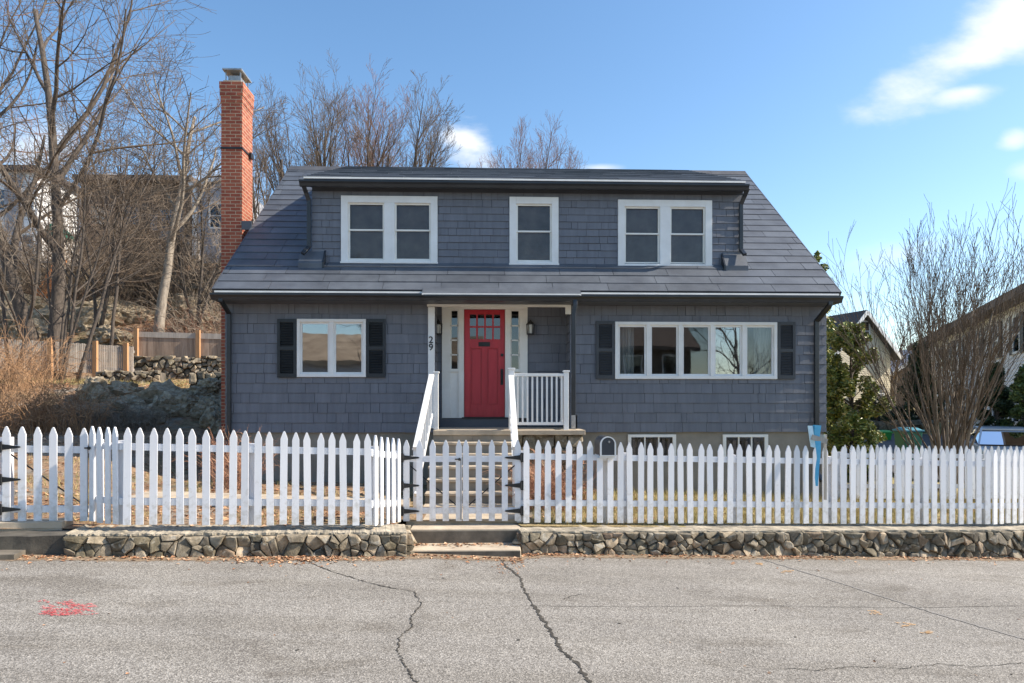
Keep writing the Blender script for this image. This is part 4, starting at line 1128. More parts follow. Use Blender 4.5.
# house number 29
for ch_, py in (('2', 343), ('9', 350.3)):
    cu = bpy.data.curves.new('digit', 'FONT'); cu.body = ch_; cu.size = 0.175; cu.extrude = 0.004; cu.offset = 0.0015
    to = bpy.data.objects.new('digit_tmp', cu); COL.objects.link(to)
    bpy.context.view_layer.update()
    me = bpy.data.meshes.new_from_object(to); bpy.data.objects.remove(to)
    me.transform(Matrix.Translation((ax(428.6, YH), YH - .006, az(430, py, YH))) @ Matrix.Rotation(PI / 2, 4, 'X'))
    me.materials.clear(); me.materials.append(M['black'])
    o = bpy.data.objects.new('house_number', me); COL.objects.link(o); hang(o, house); o['label'] = 'black metal digit ' + ch_
# lanterns
for pxc in (438.3, 530.5):
    yy = YP - 0.13; cx = ax(pxc, yy); zc = az(pxc, 328, yy)
    mb = MB(); mb.box(cx - .045, cx + .045, YP - .036, YP - .022, zc - .06, zc + .12); mb.tube([(cx, YP - .03, zc + .02), (cx, yy + .05, zc + .17), (cx, yy, zc + .15)], .012, 6)
    mb.lathe([(.088, 0), (.05, .045), (.012, .075)], (cx, yy, zc + .07), 8); mb.lathe([(.07, 0), (.075, .02)], (cx, yy, zc - .13), 8)
    for q in range(6):
        a = q * PI / 3; mb.tube([(cx + .066 * math.cos(a), yy + .066 * math.sin(a), zc - .11), (cx + .074 * math.cos(a), yy + .074 * math.sin(a), zc + .075)], .007, 4)
    lt = mb.build('wall_lantern', 'black', house)
    mb = MB(); mb.lathe([(.045, 0), (.05, .17)], (cx, yy, zc - .108), 10); mb.build('lantern_glass', 'lamp_glass', lt)
# porch slab and stairs
YS = 11.65
mb = MB(); mb.box(ax(433, YS), ax(585, 11.7), YS, YP, ZP - 0.085, ZP); mb.build('porch_slab', 'concrete', house, bevel=.01)
rnd = random.Random(61)
sx0, sx1 = ax(431, 11.4), ax(513, 11.4)
mb = MB()
stone_face(mb, (sx1 + .02, YS + .1), (ax(583, 11.75), YS + .1), lambda t: -0.05, lambda t: ZP - .09, 0.17, rnd, 0.06)
mb.box(sx1, ax(583, 11.75), YS + .13, 12.72, -0.2, ZP - .087)
mb.build('porch_base', 'stone', house)
zs = [0.975, 0.80, 0.625, 0.45, 0.275, 0.12]
mb = MB()
for k in range(4): mb.box(sx0 + .01 + k * (sx1 - sx0 - .02) / 4 + .004, sx0 + .01 + (k + 1) * (sx1 - sx0 - .02) / 4 - .004, YS + .03, YS + .2, .97, ZP - .088)
mb.box(sx0 + .02, sx1 - .02, YS + .04, 12.6, -.1, ZP - .09)
mb.build('top_riser', 'foundation', house)
for i, z in enumerate(zs):
    yf = YS - 0.28 * (i + 1) + 0.02
    mb = MB(); mb.box(sx0, sx1, yf, yf + .31, z - .04, z); mb.build('stair_tread', 'concrete', house, bevel=.008)
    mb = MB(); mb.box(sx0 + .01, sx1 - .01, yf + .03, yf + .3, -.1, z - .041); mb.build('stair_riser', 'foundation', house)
# railings
def newel(parent, x, y, z0, z1, w=0.09):
    mb = MB(); mb.box(x - w / 2, x + w / 2, y - w / 2, y + w / 2, z0, z1 - .03); mb.box(x - w / 2 - .015, x + w / 2 + .015, y - w / 2 - .015, y + w / 2 + .015, z1 - .03, z1); return mb.build('newel_post', 'white', parent, bevel=.004)
YR = 11.78
xr0, xr1 = ax(512, YR), ax(565.5, YR); zt_ = az(540, 375, YR)
mb = MB(); mb.bar((xr0, YR, zt_), (xr1, YR, zt_), .07, .05); rail = mb.build('porch_railing', 'white', house, bevel=.004)
mb = MB(); mb.bar((xr0, YR, ZP + .11), (xr1, YR, ZP + .11), .05, .05); mb.build('bottom_rail', 'white', rail)
for k in range(10):
    x = xr0 + .1 + (xr1 - xr0 - .17) * k / 9
    mb = MB(); mb.box(x - .015, x + .015, YR - .015, YR + .015, ZP + .136, zt_ - .026); mb.build('baluster', 'white', rail)
newel(rail, xr0 - .01, YR, ZP, az(512, 368, YR), .095); newel(rail, xr1 + .01, YR, ZP, az(565, 370.5, YR), .085)
mb = MB(); mb.bar((xr1 + .01, YR + .05, zt_), (xr1 + .01, YW - .03, zt_), .06, .05); mb.bar((xr1 + .01, YR + .05, ZP + .11), (xr1 + .01, YW - .03, ZP + .11), .05, .05); mb.build('side_rail', 'white', rail)
for k in range(5):
    y = YR + .16 + k * .15; mb = MB(); mb.box(xr1 - .005, xr1 + .025, y - .015, y + .015, ZP + .136, zt_ - .026); mb.build('baluster', 'white', rail)
for side, (xa, xb) in enumerate(((ax(431.5, 11.75), ax(416, 10.0)), (ax(511, 11.75), ax(515.5, 10.0)))):
    za_ = az(434, 375, 11.75); zb_ = az(415, 448, 10.0)
    mb = MB(); mb.bar((xa, 11.77, za_), (xb, 9.98, zb_), .09, .04); hr = mb.build('stair_handrail', 'white', house, bevel=.004)
    mb = MB(); mb.bar((xa, 11.77, za_ - .68), (xb, 9.98, zb_ - .68), .045, .05); mb.build('bottom_rail', 'white', hr)
    for k in range(9):
        t = (k + .7) / 9.6; x = xa + (xb - xa) * t; y = 11.77 - 1.79 * t; z = za_ + (zb_ - za_) * t
        mb = MB(); mb.box(x - .015, x + .015, y - .015, y + .015, z - .66, z - .02); mb.build('baluster', 'white', hr)
    newel(hr, xb, 10.05, 0.1, zb_ + .0, .085)
    if side == 0: newel(hr, ax(436, 12.0), 12.0, ZP, az(436, 371.5, 12.0), .085)

# ---- chimney
CY0, CY1 = 14.3, 14.92
CX0, CX1 = ax(221.2, CY0), ax(242, CY0); CZ = az(232, 82, CY0)
mb = MB(); mb.box(CX0, CX1, CY0, CY1, -0.2, CZ - .42)
mb.build('chimney', 'brick', house)
chim = bpy.data.objects[mb and 'chimney']
mb = MB()
mb.box(CX0 - .012, CX1 + .012, CY0 - .012, CY1 + .012, CZ - .42, CZ - .28); mb.box(CX0 - .024, CX1 + .024, CY0 - .024, CY1 + .024, CZ - .28, CZ - .14); mb.box(CX0 - .03, CX1 + .03, CY0 - .03, CY1 + .03, CZ - .14, CZ)
mb.build('corbel', 'brick', chim)
mb = MB(); mb.box(CX1 + .001, XL - .002, CY0 + .05, CY1 - .05, -0.2, EZ + (CY0 - EY) * SL - .25); mb.build('chimney_shoulder', 'brick', chim)
mb = MB(); mb.box(CX0 + .03, CX1 - .03, CY0 + .03, CY1 - .03, CZ, CZ + .05); mb.build('crown', 'concrete', chim)
mb = MB()
cx, cy = (CX0 + CX1) / 2, (CY0 + CY1) / 2
mb.box(cx - .12, cx + .12, cy - .17, cy + .17, CZ + .05, CZ + .2); mb.build('flue', 'metal', chim)
mb = MB()
for sx in (-1, 1):
    for sy in (-1, 1): mb.box(cx + sx * .15 - .01, cx + sx * .15 + .01, cy + sy * .22 - .01, cy + sy * .22 + .01, CZ + .02, CZ + .27)
mb.box(cx - .2, cx + .2, cy - .3, cy + .3, CZ + .265, CZ + .295); mb.hexa([(cx - .2, cy - .3, CZ + .295), (cx + .2, cy - .3, CZ + .295), (cx + .2, cy + .3, CZ + .295), (cx - .2, cy + .3, CZ + .295), (cx - .08, cy - .12, CZ + .33), (cx + .08, cy - .12, CZ + .33), (cx + .08, cy + .12, CZ + .33), (cx - .08, cy + .12, CZ + .33)])
mb.build('chimney_cap', 'metal', chim)
zs_ = az(232, 148, CY0)
mb = MB(); frame = [(CX0 - .012, CY0 - .012), (CX1 + .012, CY0 - .012), (CX1 + .012, CY1 + .012), (CX0 - .012, CY1 + .012)]
mb.box(CX0 - .014, CX1 + .014, CY0 - .014, CY0 - .001, zs_ - .02, zs_ + .02); mb.box(CX1 + .001, CX1 + .014, CY0, CY1, zs_ - .02, zs_ + .02); mb.box(CX0 - .014, CX0 - .001, CY0, CY1, zs_ - .02, zs_ + .02)
mb.box(CX1 + .014, CX1 + .06, CY1 - .25, CY1 - .1, zs_ - .06, zs_ + .05)
mb.build('strap', 'black', chim)
yb_ = CY0 - .02; zr = EZ + (CY0 - EY) * SL
mb = MB(); mb.box(CX1 + .002, RXL - .0, CY0 - .03, CY0 - .0, zr - .05, zr + .13)
mb.build('chimney_flashing', 'siding_dark', chim)

# ------------------------------------------------------------------ mailbox on the fence
YM = 8.86
mx0, mx1 = ax(600, YM), ax(616, YM); mzb = az(608, 456, YM); mr = (mx1 - mx0) / 2; mcx = (mx0 + mx1) / 2
mz1 = az(608, 436.5, YM); 
def arch(r, h, k=14):
    return [(-r, 0), (r, 0)] + [(r * math.cos(PI * i / k), h - r + r * math.sin(PI * i / k)) for i in range(k + 1)]
mail = thing('mailbox', 'dark rounded mailbox with white-rimmed door mounted on the picket fence', 'mailbox', (mcx, YM, mzb))
Hm = mz1 - mzb
mb = MB(); mb.prism([(x, 0, z) for x, z in arch(mr * .96, Hm * .985)], (mcx, YM + .012, mzb), (mcx, YM + .5, mzb)); mb.build('mailbox_body', 'shutter_grey', mail)
mb = MB(); o_ = arch(mr, Hm); i_ = arch(mr * .8, Hm * .9); n = len(o_)
for (pp, yy) in ((o_, -.012), (i_, -.012), (o_, .012)):
    mb.v += [(mcx + x, YM + yy, mzb + z + (Hm * .05 if pp is i_ else 0)) for x, z in pp]
for i in range(n):
    j = (i + 1) % n; mb.f += [(i, j, n + j, n + i), (i, 2 * n + i, 2 * n + j, j)]
mb.build('door_rim', 'white', mail)
mb = MB(); mb.prism([(x, 0, z + Hm * .05) for x, z in i_], (mcx, YM - .006, mzb), (mcx, YM + .01, mzb)); mb.build('mailbox_door', 'shutter_grey', mail)
mb = MB(); mb.lathe([(.012, 0), (.016, .012), (.006, .024)], (mcx + .01, YM - .03, mzb + Hm * .72), 10, 'y'); mb.build('latch_knob', 'metal', mail)
mb = MB(); mb.box(mcx - .1, mcx + .1, YM + .02, YM + .46, mzb - .03, mzb - .002); mb.box(mcx - .03, mcx + .03, YM + .2, YM + .26, -.1, mzb - .03); mb.build('mounting_board', 'white', mail)

# newspaper holder with blue and white strips at the fence
YN = 9.2
nh = thing('newspaper_holder', 'small weathered wooden holder with blue and white plastic folded into it on the right fence', 'newspaper holder', (ax(822, YN), YN, 0))
nx = ax(824, YN)
mb = MB()
mb.bar((ax(811.5, YN), YN + .0, az(811, 437, YN)), (ax(826, YN), YN - .03, az(826, 441.5, YN)), .02, .07); mb.bar((ax(811.5, YN + .15), YN + .16, az(811, 435, YN + .15)), (ax(826, YN + .15), YN + .14, az(826, 438, YN + .15)), .02, .07)
mb.box(ax(825.3, YN), ax(827.5, YN), YN + .02, YN + .045, .3, az(826, 434.5, YN)); mb.build('wooden_frame', 'wood_grey', nh)
mb = MB(); mb.hexa([(ax(812.5, YN), YN + .03, az(812, 447, YN)), (ax(816.5, YN), YN + .02, az(812, 448, YN)), (ax(816.5, YN), YN + .05, az(812, 448, YN)), (ax(812.5, YN), YN + .06, az(812, 447, YN)),
    (ax(809.5, YN), YN + .04, az(812, 425.8, YN)), (ax(814, YN), YN + .04, az(812, 425.8, YN)), (ax(814, YN), YN + .06, az(812, 426, YN)), (ax(809.5, YN), YN + .06, az(812, 426, YN))]); mb.build('folded_sheet', 'pale_blue', nh)
mb = MB(); mb.hexa([(ax(816.2, YN), YN + .05, az(812, 437, YN)), (ax(821, YN), YN + .04, az(812, 438, YN)), (ax(821, YN), YN + .09, az(812, 438, YN)), (ax(816.2, YN), YN + .09, az(812, 437, YN)),
    (ax(815.5, YN), YN + .02, az(812, 425, YN)), (ax(822, YN), YN + .02, az(812, 425.6, YN)), (ax(822, YN), YN + .08, az(812, 425.8, YN)), (ax(815.5, YN), YN + .08, az(812, 425, YN))]); mb.build('blue_bag', 'blue_plastic', nh)
mb = MB(); YN2 = 9.05
pts = [(815.5, 441, 820.5), (816.5, 449, 820.5), (817.5, 458, 820), (816, 468, 818.8), (815.5, 478, 818.2), (816.2, 486, 817.6)]
for (a, y, b_) in pts: mb.v += [(ax(a, YN2), YN2 + .01, az(817, y, YN2)), (ax(b_, YN2), YN2 - .01, az(817, y, YN2)), (ax(b_, YN2), YN2 + .0, az(817, y, YN2)), (ax(a, YN2), YN2 + .02, az(817, y, YN2))]
for i in range(len(pts) - 1):
    for q in range(4): r_ = (q + 1) % 4; mb.f.append((i * 4 + q, i * 4 + r_, i * 4 + 4 + r_, i * 4 + 4 + q))
mb.build('hanging_strip', 'blue_plastic', nh)

# ------------------------------------------------------------------ trees
def rand_perp(d, rnd):
    v = Vector((rnd.gauss(0, 1), rnd.gauss(0, 1), rnd.gauss(0, 1))); v -= d * v.dot(d)
    return v.normalized()
def grow(mbs, p, d, L, r, lv, maxlv, rnd, cfg):
    nseg = [9, 7, 5, 4, 3, 2][min(lv, 5)]
    pts = [p.copy()]; rads = [r]; dd = d.copy()
    for i in range(nseg):
        t = (i + 1) / nseg
        dd = (dd + rand_perp(dd, rnd) * cfg['wob'][min(lv, 3)] + Vector((0, 0, cfg['up'][min(lv, 3)]))).normalized()
        pts.append(pts[-1] + dd * (L / nseg)); rads.append(max(r * (1 - t * cfg.get('tap', 0.72)), cfg['rmin']))
    mbs[0 if lv <= cfg['trunk_lv'] else 1].tube(pts, rads, [8, 6, 4, 3, 3, 3][min(lv, 5)], cap=(lv == 0))
    if lv >= maxlv: return
    nc = cfg['n'][lv]
    for c in range(nc):
        t = cfg['t0'][min(lv, 3)] + (1 - cfg['t0'][min(lv, 3)]) * (c + rnd.random()) / nc
        f = t * nseg; i = min(int(f), nseg - 1); q = pts[i].lerp(pts[i + 1], f - i); rr = rads[i] + (rads[i + 1] - rads[i]) * (f - i)
        base = (pts[i + 1] - pts[i]).normalized(); a = math.radians(rnd.uniform(*cfg['ang'][min(lv, 3)]))
        nd = (base * math.cos(a) + rand_perp(base, rnd) * math.sin(a)).normalized()
        if nd.z < -0.1: nd.z *= 0.2
        ln = L * rnd.uniform(*cfg['len'][min(lv, 3)]) * (1.15 - 0.5 * t)
        grow(mbs, q, nd, ln, min(rr * rnd.uniform(0.5, 0.72), rr * 0.85), lv + 1, maxlv, rnd, cfg)
DEF = dict(wob=[.07, .12, .13, .14], up=[.03, .05, .05, .03], n=[9, 6, 5, 4], t0=[.32, .2, .15, .1], ang=[(28, 55), (28, 55), (28, 60), (25, 60)], len=[(.45, .65), (.45, .65), (.45, .7), (.4, .7)], rmin=.006, trunk_lv=1)
def cfgd(**k): d = dict(DEF); d.update(k); return d
def bare_tree(label, base, H, r, seed, maxlv=4, lean=(0, 0), stems=None, cfg=None, bark='bark', twig='twig', name='bare_tree', group=None, cat='tree'):
    rnd = random.Random(seed); cfg = cfg or cfgd()
    b0 = Vector(base)
    th = thing(name, label, cat, base, group)
    mbs = [MB(), MB()]
    for (dx, dy, s, k) in (stems or [(lean[0], lean[1], 1, 1)]):
        grow(mbs, b0 + Vector((dx * .12, dy * .12, -.15)), Vector((dx, dy, 1)).normalized(), H * s, r * k, 0, maxlv, rnd, cfg)
    mbs[0].build('trunk', bark, th, smooth=True); mbs[1].build('crown', twig, th)
    return th
def gp(px, Y, dz=0): x = ax(px, Y); return (x, Y, ground_z(x, Y) + dz)
bt = bare_tree
bt('largest bare gray tree on the left hillside with forked leaning trunks', gp(48, 24), 13.5, .25, 5, 4, stems=[(-.24, .0, .95, 1), (.05, .05, 1, .95)], cfg=cfgd(n=[8, 6, 5, 4], t0=[.28, .2, .15, .1], wob=[.06, .12, .13, .15]))
bt('pale-trunked bare tree standing behind the brown board fence beside the chimney', gp(158, 27), 9.8, .21, 8, 4, lean=(.0, .0), bark='bark_light', cfg=cfgd(n=[8, 6, 5, 4], t0=[.42, .2, .15, .1]))
bt('reddish bare tree at the upper left edge of the photo', gp(-12, 27), 13, .2, 9, 4, lean=(.0, 0), twig='twig_red', cfg=cfgd(n=[9, 7, 5, 4], t0=[.3, .2, .15, .1]))
bt('slender bare tree leaning right over the hillside scrub', gp(74, 23), 8.5, .065, 12, 4, lean=(.38, 0), cfg=cfgd(n=[8, 5, 4, 3]))
bt('thin upright bare sapling left of the pale-trunked tree', gp(108, 26), 8.5, .07, 13, 3, lean=(.1, 0), cfg=cfgd(n=[9, 6, 4, 3]))
bt('clump of thin gray stems in front of the largest hillside tree', gp(60, 22.5), 7.5, .06, 14, 3, stems=[(.15, 0, 1, 1), (-.1, .1, .9, .9), (.3, -.1, .85, .8), (.02, 0, .8, 1), (-.25, 0, .8, .7)], cfg=cfgd(n=[7, 5, 4, 3]))
bt('bare scrubby tree in front of the brown hillside building', gp(98, 29), 7, .09, 15, 4, stems=[(.2, 0, 1, 1), (-.2, 0, .9, .8)], cfg=cfgd(n=[9, 6, 5, 3], t0=[.15, .15, .15, .1]))
bt('bare scrubby tree between the pale trunk and the chimney', gp(196, 29), 6.8, .08, 16, 4, stems=[(.1, 0, 1, 1), (-.25, 0, .9, .8), (.3, 0, .8, .8)], cfg=cfgd(n=[9, 6, 4, 3], t0=[.15, .15, .15, .1]), twig='twig_grey')
bt('dark thin bare tree right of the forked tree', gp(125, 34), 8, .11, 17, 4, lean=(-.05, 0), cfg=cfgd(n=[8, 5, 4, 3]))
bt('small crooked bare tree at the left edge above the orange shrub', gp(12, 22), 6.5, .08, 18, 4, stems=[(.2, 0, 1, 1), (-.2, 0, 1, .8)], cfg=cfgd(n=[6, 4, 3, 3], t0=[.2, .15, .15, .1]), twig='twig_grey')
# behind the house
FAN = cfgd(wob=[.05, .08, .09, .1], n=[8, 6, 4, 4], t0=[.22, .15, .12, .1], ang=[(16, 38), (16, 38), (18, 40), (20, 45)], up=[.03, .09, .09, .07], len=[(.45, .62), (.45, .65), (.45, .7), (.4, .7)])
M3S = [(0, 0, 1, 1), (.22, .05, .95, .8), (-.25, .05, .92, .8)]
M2S = [(.1, 0, 1, 1), (-.22, .1, .9, .85)]
GB_ = 'bare trees rising behind the house'
bt('bare tree right beside the chimney top behind the roof', gp(272, 32), 7.6, .15, 21, 4, cfg=FAN, stems=M2S, group=GB_)
bt('bare fan-shaped tree behind the left end of the roof ridge', gp(322, 34), 8.4, .16, 22, 4, cfg=FAN, stems=M3S, group=GB_)
bt('dense reddish bare tree behind the left dormer window', gp(366, 37), 8.0, .16, 23, 4, cfg=FAN, twig='twig_red', stems=M3S, group=GB_)
bt('rounded bare tree just left of the white cloud', gp(406, 34), 8.0, .16, 24, 4, cfg=FAN, stems=M3S, group=GB_)
bt('bare reddish treetop behind the middle of the roof ridge', gp(540, 44), 9.8, .18, 25, 4, cfg=FAN, twig='twig_red', stems=M3S, group=GB_)
bt('thin bare treetop behind the roof right of the white cloud', gp(503, 50), 9.2, .16, 26, 4, cfg=FAN, twig='twig_red', stems=M2S, group=GB_)
# right side
bt('pale bare tree filling the gap between the cream house and the white house', gp(893, 48), 5.5, .14, 31, 4, cfg=cfgd(n=[10, 6, 5, 3], t0=[.15, .15, .15, .1]), twig='twig')
bt('far bare tree behind the cream house roof', gp(850, 70), 8.0, .16, 32, 3, cfg=FAN)
bt('gray bare tree behind the left corner of the white house', gp(935, 58), 7.5, .16, 33, 4, cfg=FAN)
VASE = cfgd(wob=[.04, .06, .09, .1], up=[.045, .06, .06, .05], n=[7, 5, 4, 3], t0=[.12, .15, .15, .1], ang=[(8, 24), (10, 26), (14, 34), (20, 40)], len=[(.5, .85), (.4, .65), (.4, .6), (.4, .6)], trunk_lv=0, rmin=.0035)
rnd = random.Random(6)
stems = []
for k in range(14):
    a = 2 * PI * k / 14 + rnd.uniform(-.3, .3); l = [.12, .34, .62][k % 3] * rnd.uniform(.8, 1.2)
    stems.append((math.cos(a) * l, math.sin(a) * l, rnd.uniform(.8, 1.0), rnd.uniform(.6, 1)))
bt('large vase-shaped multi-stem bare shrub behind the right fence', gp(948, 14), 4.1, .042, 34, 3, stems=stems, cfg=VASE, bark='twig_grey', twig='twig', name='bare_shrub', cat='shrub')

# orange dry arching shrub and brush
def brush(mb, cx, cy, rx, ry, n, h, rnd, r=.006, droop=.5, z=None):
    for k in range(n):
        a = rnd.uniform(0, 2 * PI); q = math.sqrt(rnd.random())
        x, y = cx + rx * q * math.cos(a), cy + ry * q * math.sin(a); zz = ground_z(x, y) - .05
        d = Vector((rnd.gauss(0, .35), rnd.gauss(0, .35), 1)).normalized(); p = Vector((x, y, zz)); L = h * rnd.uniform(.45, 1.1); pts = [p.copy()]
        for i in range(6):
            d = (d + Vector((rnd.gauss(0, .16), rnd.gauss(0, .16), -droop * .16 * (i > 1)))).normalized(); p = p + d * L / 6; pts.append(p.copy())
        mb.tube(pts, [r * (1 - .12 * i) for i in range(7)], 3, False)
        for c in range(3):
            i = rnd.randint(2, 5); dd = (d + Vector((rnd.gauss(0, .6), rnd.gauss(0, .6), rnd.gauss(.1, .4)))).normalized(); mb.tube([pts[i], pts[i] + dd * L * .14, pts[i] + (dd + Vector((0, 0, -.3))) * L * .28], r * .6, 3, False)
rnd = random.Random(91)
sh = thing('dry_shrub', 'sprawling orange-brown dry shrub in front of the left hillside picket fence', 'shrub', gp(30, 15.5))
mb = MB(); brush(mb, ax(-5, 15.5), 15.5, 1.3, .9, 260, 1.8, rnd, .006, .9); brush(mb, ax(55, 15.2), 15.2, 1.0, .8, 210, 1.45, rnd, .006, .9); mb.build('branches', 'twig_orange', sh)
sh = thing('dry_shrub', 'orange dry shrub at the far left edge by the hillside trees', 'shrub', gp(-40, 19))
mb = MB(); brush(mb, ax(-30, 19), 19, 2.0, .9, 330, 2.1, rnd, .007, .9); brush(mb, ax(30, 20.5), 20.5, 1.2, .7, 150, 1.6, rnd, .006, .8); mb.build('branches', 'twig_orange', sh)
sh = thing('dry_shrub', 'tangled gray-brown bramble in the house shade at the foot of the rocks', 'shrub', gp(110, 15.5))
mb = MB(); brush(mb, ax(100, 16.2), 16.2, 1.5, .6, 380, .9, rnd, .006, 1.2); mb.build('branches', 'twig_grey', sh)
mb = MB()
for k in range(26):
    X = rnd.uniform(-26, -6.5); Yy = rnd.uniform(27, 37); brush(mb, X, Yy, 2.0, 1.2, 75, rnd.uniform(1.2, 3.2), rnd, .011, .8)
tag(mb.build('hillside_brush', 'twig_grey'), kind='stuff')
mb = MB()
for k in range(20):
    X = rnd.uniform(-25, -14); Yy = rnd.uniform(31, 39); brush(mb, X, Yy, 1.8, 1.0, 60, rnd.uniform(3.0, 5.0), rnd, .012, .35)
tag(mb.build('hillside_brush', 'twig'), kind='stuff')
mb = MB()
for k in range(16):
    X = rnd.uniform(-26, -8); Yy = rnd.uniform(25.8, 33); brush(mb, X, Yy, 2.2, 1.0, 60, rnd.uniform(.8, 1.8), rnd, .009, .9)
tag(mb.build('hillside_brush', 'twig_red'), kind='stuff')
# dried stems by the porch
sh = thing('dry_shrub', 'russet dried stems right of the entrance steps behind the fence', 'shrub', gp(550, 10.4))
mb = MB(); brush(mb, ax(548, 10.3), 10.3, .5, .4, 330, .95, rnd, .005, .5); mb.build('stems', 'red_stems', sh)
sh = thing('dry_shrub', 'russet dried grass clump behind the left picket fence', 'shrub', gp(232, 11.4))
mb = MB(); brush(mb, ax(238, 11.6), 11.6, .35, .3, 160, 1.05, rnd, .004, .6); mb.build('stems', 'red_stems', sh)

# leafy evergreens
def leaf_cloud(mb, clumps, n, size, rnd, asp=.5):
    for k in range(n):
        c = clumps[rnd.randrange(len(clumps))]
        v = Vector((rnd.gauss(0, 1), rnd.gauss(0, 1), rnd.gauss(0, 1))).normalized() * (rnd.random() ** .45)
        p = Vector(c[0]) + Vector((v.x * c[1], v.y * c[1], v.z * c[2]))
        u = Vector((rnd.gauss(0, 1), rnd.gauss(0, 1), rnd.gauss(0, .7))).normalized(); w_ = rand_perp(u, rnd); s = size * rnd.uniform(.6, 1.3)
        nrm = u.cross(w_) * s * .12; n0 = len(mb.v)
        mb.v += [tuple(p - u * s), tuple(p + w_ * s * asp + nrm), tuple(p + u * s), tuple(p - w_ * s * asp + nrm)]
        mb.f.append((n0, n0 + 1, n0 + 2, n0 + 3))
def evergreen(name, label, base, H, R, n, mat, seed, shape='cone', size=.05, cat='tree', lean=0):
    rnd = random.Random(seed); th = thing(name, label, cat, base); b0 = Vector(base)
    clumps = []; tr = MB(); tr.tube([b0 + Vector((0, 0, -.2)), b0 + Vector((.05, 0, H * .5)), b0 + Vector((lean, 0, H * .95))], [R * .07, R * .05, .012], 7)
    m_ = int(40 + H * R * 16)
    for k in range(m_):
        t = rnd.random() ** .9; 
        rr = R * ((1 - t) ** .8 if shape == 'cone' else math.sin(PI * min(1, .12 + t * .86)) ** .6)
        a = rnd.uniform(0, 2 * PI); q = rnd.uniform(.35, 1.0) * rr
        c = b0 + Vector((q * math.cos(a) + lean * t, q * math.sin(a), H * (.06 + .92 * t)))
        clumps.append((c, R * rnd.uniform(.14, .27), R * rnd.uniform(.14, .3)))
        st0 = b0 + Vector((lean * t, 0, max(0.1, H * (.06 + .92 * t) - q * .7))); tr.tube([st0, c], [.018, .006], 4, False)
    tr.build('trunk', 'bark', th)
    mb = MB(); leaf_cloud(mb, clumps, n, size, rnd); mb.build('crown', mat, th)
    return th
evergreen('holly_tree', 'yellow-green broadleaf evergreen beside the right corner of the house', gp(850, 17), 3.75, .85, 26000, 'holly', 71, 'egg', .05)
evergreen('holly_tree', 'tall slender evergreen whose top shows just past the right roof edge', gp(812, 22), 6.6, .85, 14000, 'holly', 77, 'egg', .06)
evergreen('holly_bush', 'low yellow-green evergreen bush with pale leaves at the house corner', gp(852, 14.2), 1.5, .55, 8000, 'holly', 72, 'egg', .045, 'shrub')
evergreen('arborvitae', 'dark green conifer in front of the left side of the white house', gp(920, 33), 4.2, 1.2, 14000, 'conifer', 73, 'cone', .09)
evergreen('arborvitae', 'dark green conifer at the right edge beside the parked car', gp(996, 22), 3.0, .8, 14000, 'conifer', 74, 'cone', .07)
evergreen('arborvitae', 'conifer coloured sunlit yellow-green, cut off by the right edge of the photo', gp(1024, 21), 2.9, .75, 14000, 'conifer_lit', 75, 'cone', .06)
evergreen('low_bush', 'low dark green bush beside the green bins', gp(878, 31), 1.5, .9, 3000, 'conifer', 76, 'egg', .07, 'shrub')

# ------------------------------------------------------------------ left slope: boulders, walls, fences
def boulder(label, c, s, seed, group=None):
    rnd = random.Random(seed)
    import bmesh
    bm = bmesh.new(); bmesh.ops.create_icosphere(bm, subdivisions=4, radius=1)
    for v in bm.verts:
        p = v.co.copy(); n_ = noise.noise(p * 1.3 + Vector((seed, 0, 0))) * .5 + abs(noise.noise(p * 2.9 + Vector((0, seed, 0)))) * .5 + abs(noise.noise(p * 6.5 + Vector((0, 0, seed)))) * .22 + noise.noise(p * 14) * .04
        v.co = p * (1 + n_)
        v.co = Vector((v.co.x * s[0], v.co.y * s[1], v.co.z * s[2]))
    me = bpy.data.meshes.new('boulder'); bm.to_mesh(me); bm.free(); me.materials.append(M['boulder'])
    o = bpy.data.objects.new('boulder', me); COL.objects.link(o); o.location = c; o.rotation_euler[2] = rnd.uniform(0, 6)
    return tag(o, label, 'boulder', group)
def bp(px, py, Y): p = at(px, py, Y); return (p.x, p.y, p.z)
boulder('largest dark boulder of the rock bank left of the chimney', bp(165, 414, 18.3), (1.1, .8, .6), 1)
boulder('wide gray boulder between the largest dark boulder and the house', bp(203, 412, 18.8), (.75, .6, .6), 2)
boulder('low dark boulder at the left end of the rock bank', bp(120, 418, 17.8), (.8, .6, .42), 3)
boulder('rounded boulder at the foot of the rock bank', bp(150, 425, 17.2), (.6, .4, .4), 4)
rnd = random.Random(15)
for k in range(16):
    px = rnd.uniform(95, 222); Y = rnd.uniform(17.0, 18.7); x = ax(px, Y); s_ = rnd.uniform(.22, .5)
    boulder('rough rock of the shaded rock bank left of the chimney', (x, Y, ground_z(x, Y) + .1 + (.5 if Y > 18.6 else 0) * rnd.random()), (s_, s_ * .8, s_ * rnd.uniform(.5, .9)), 60 + k, 'rocks of the rock bank')
for k, (px, py, Y, s) in enumerate(((95, 300, 31, 1.3), (70, 312, 30, 1.5), (25, 305, 31, 1.6), (130, 305, 31, 1.2), (185, 300, 32, 1.2), (205, 318, 30, .9), (110, 325, 28, .9), (40, 322, 28.5, 1.0), (150, 290, 35, 1.4), (60, 285, 35, 1.7), (10, 280, 35, 1.8), (205, 290, 34, 1.3))):
    x = ax(px, Y); boulder('gray boulder half buried in leaves on the left hillside', (x, Y, ground_z(x, Y) + .0), (s, s * .7, s * .5), 30 + k, 'boulders on the left hillside')
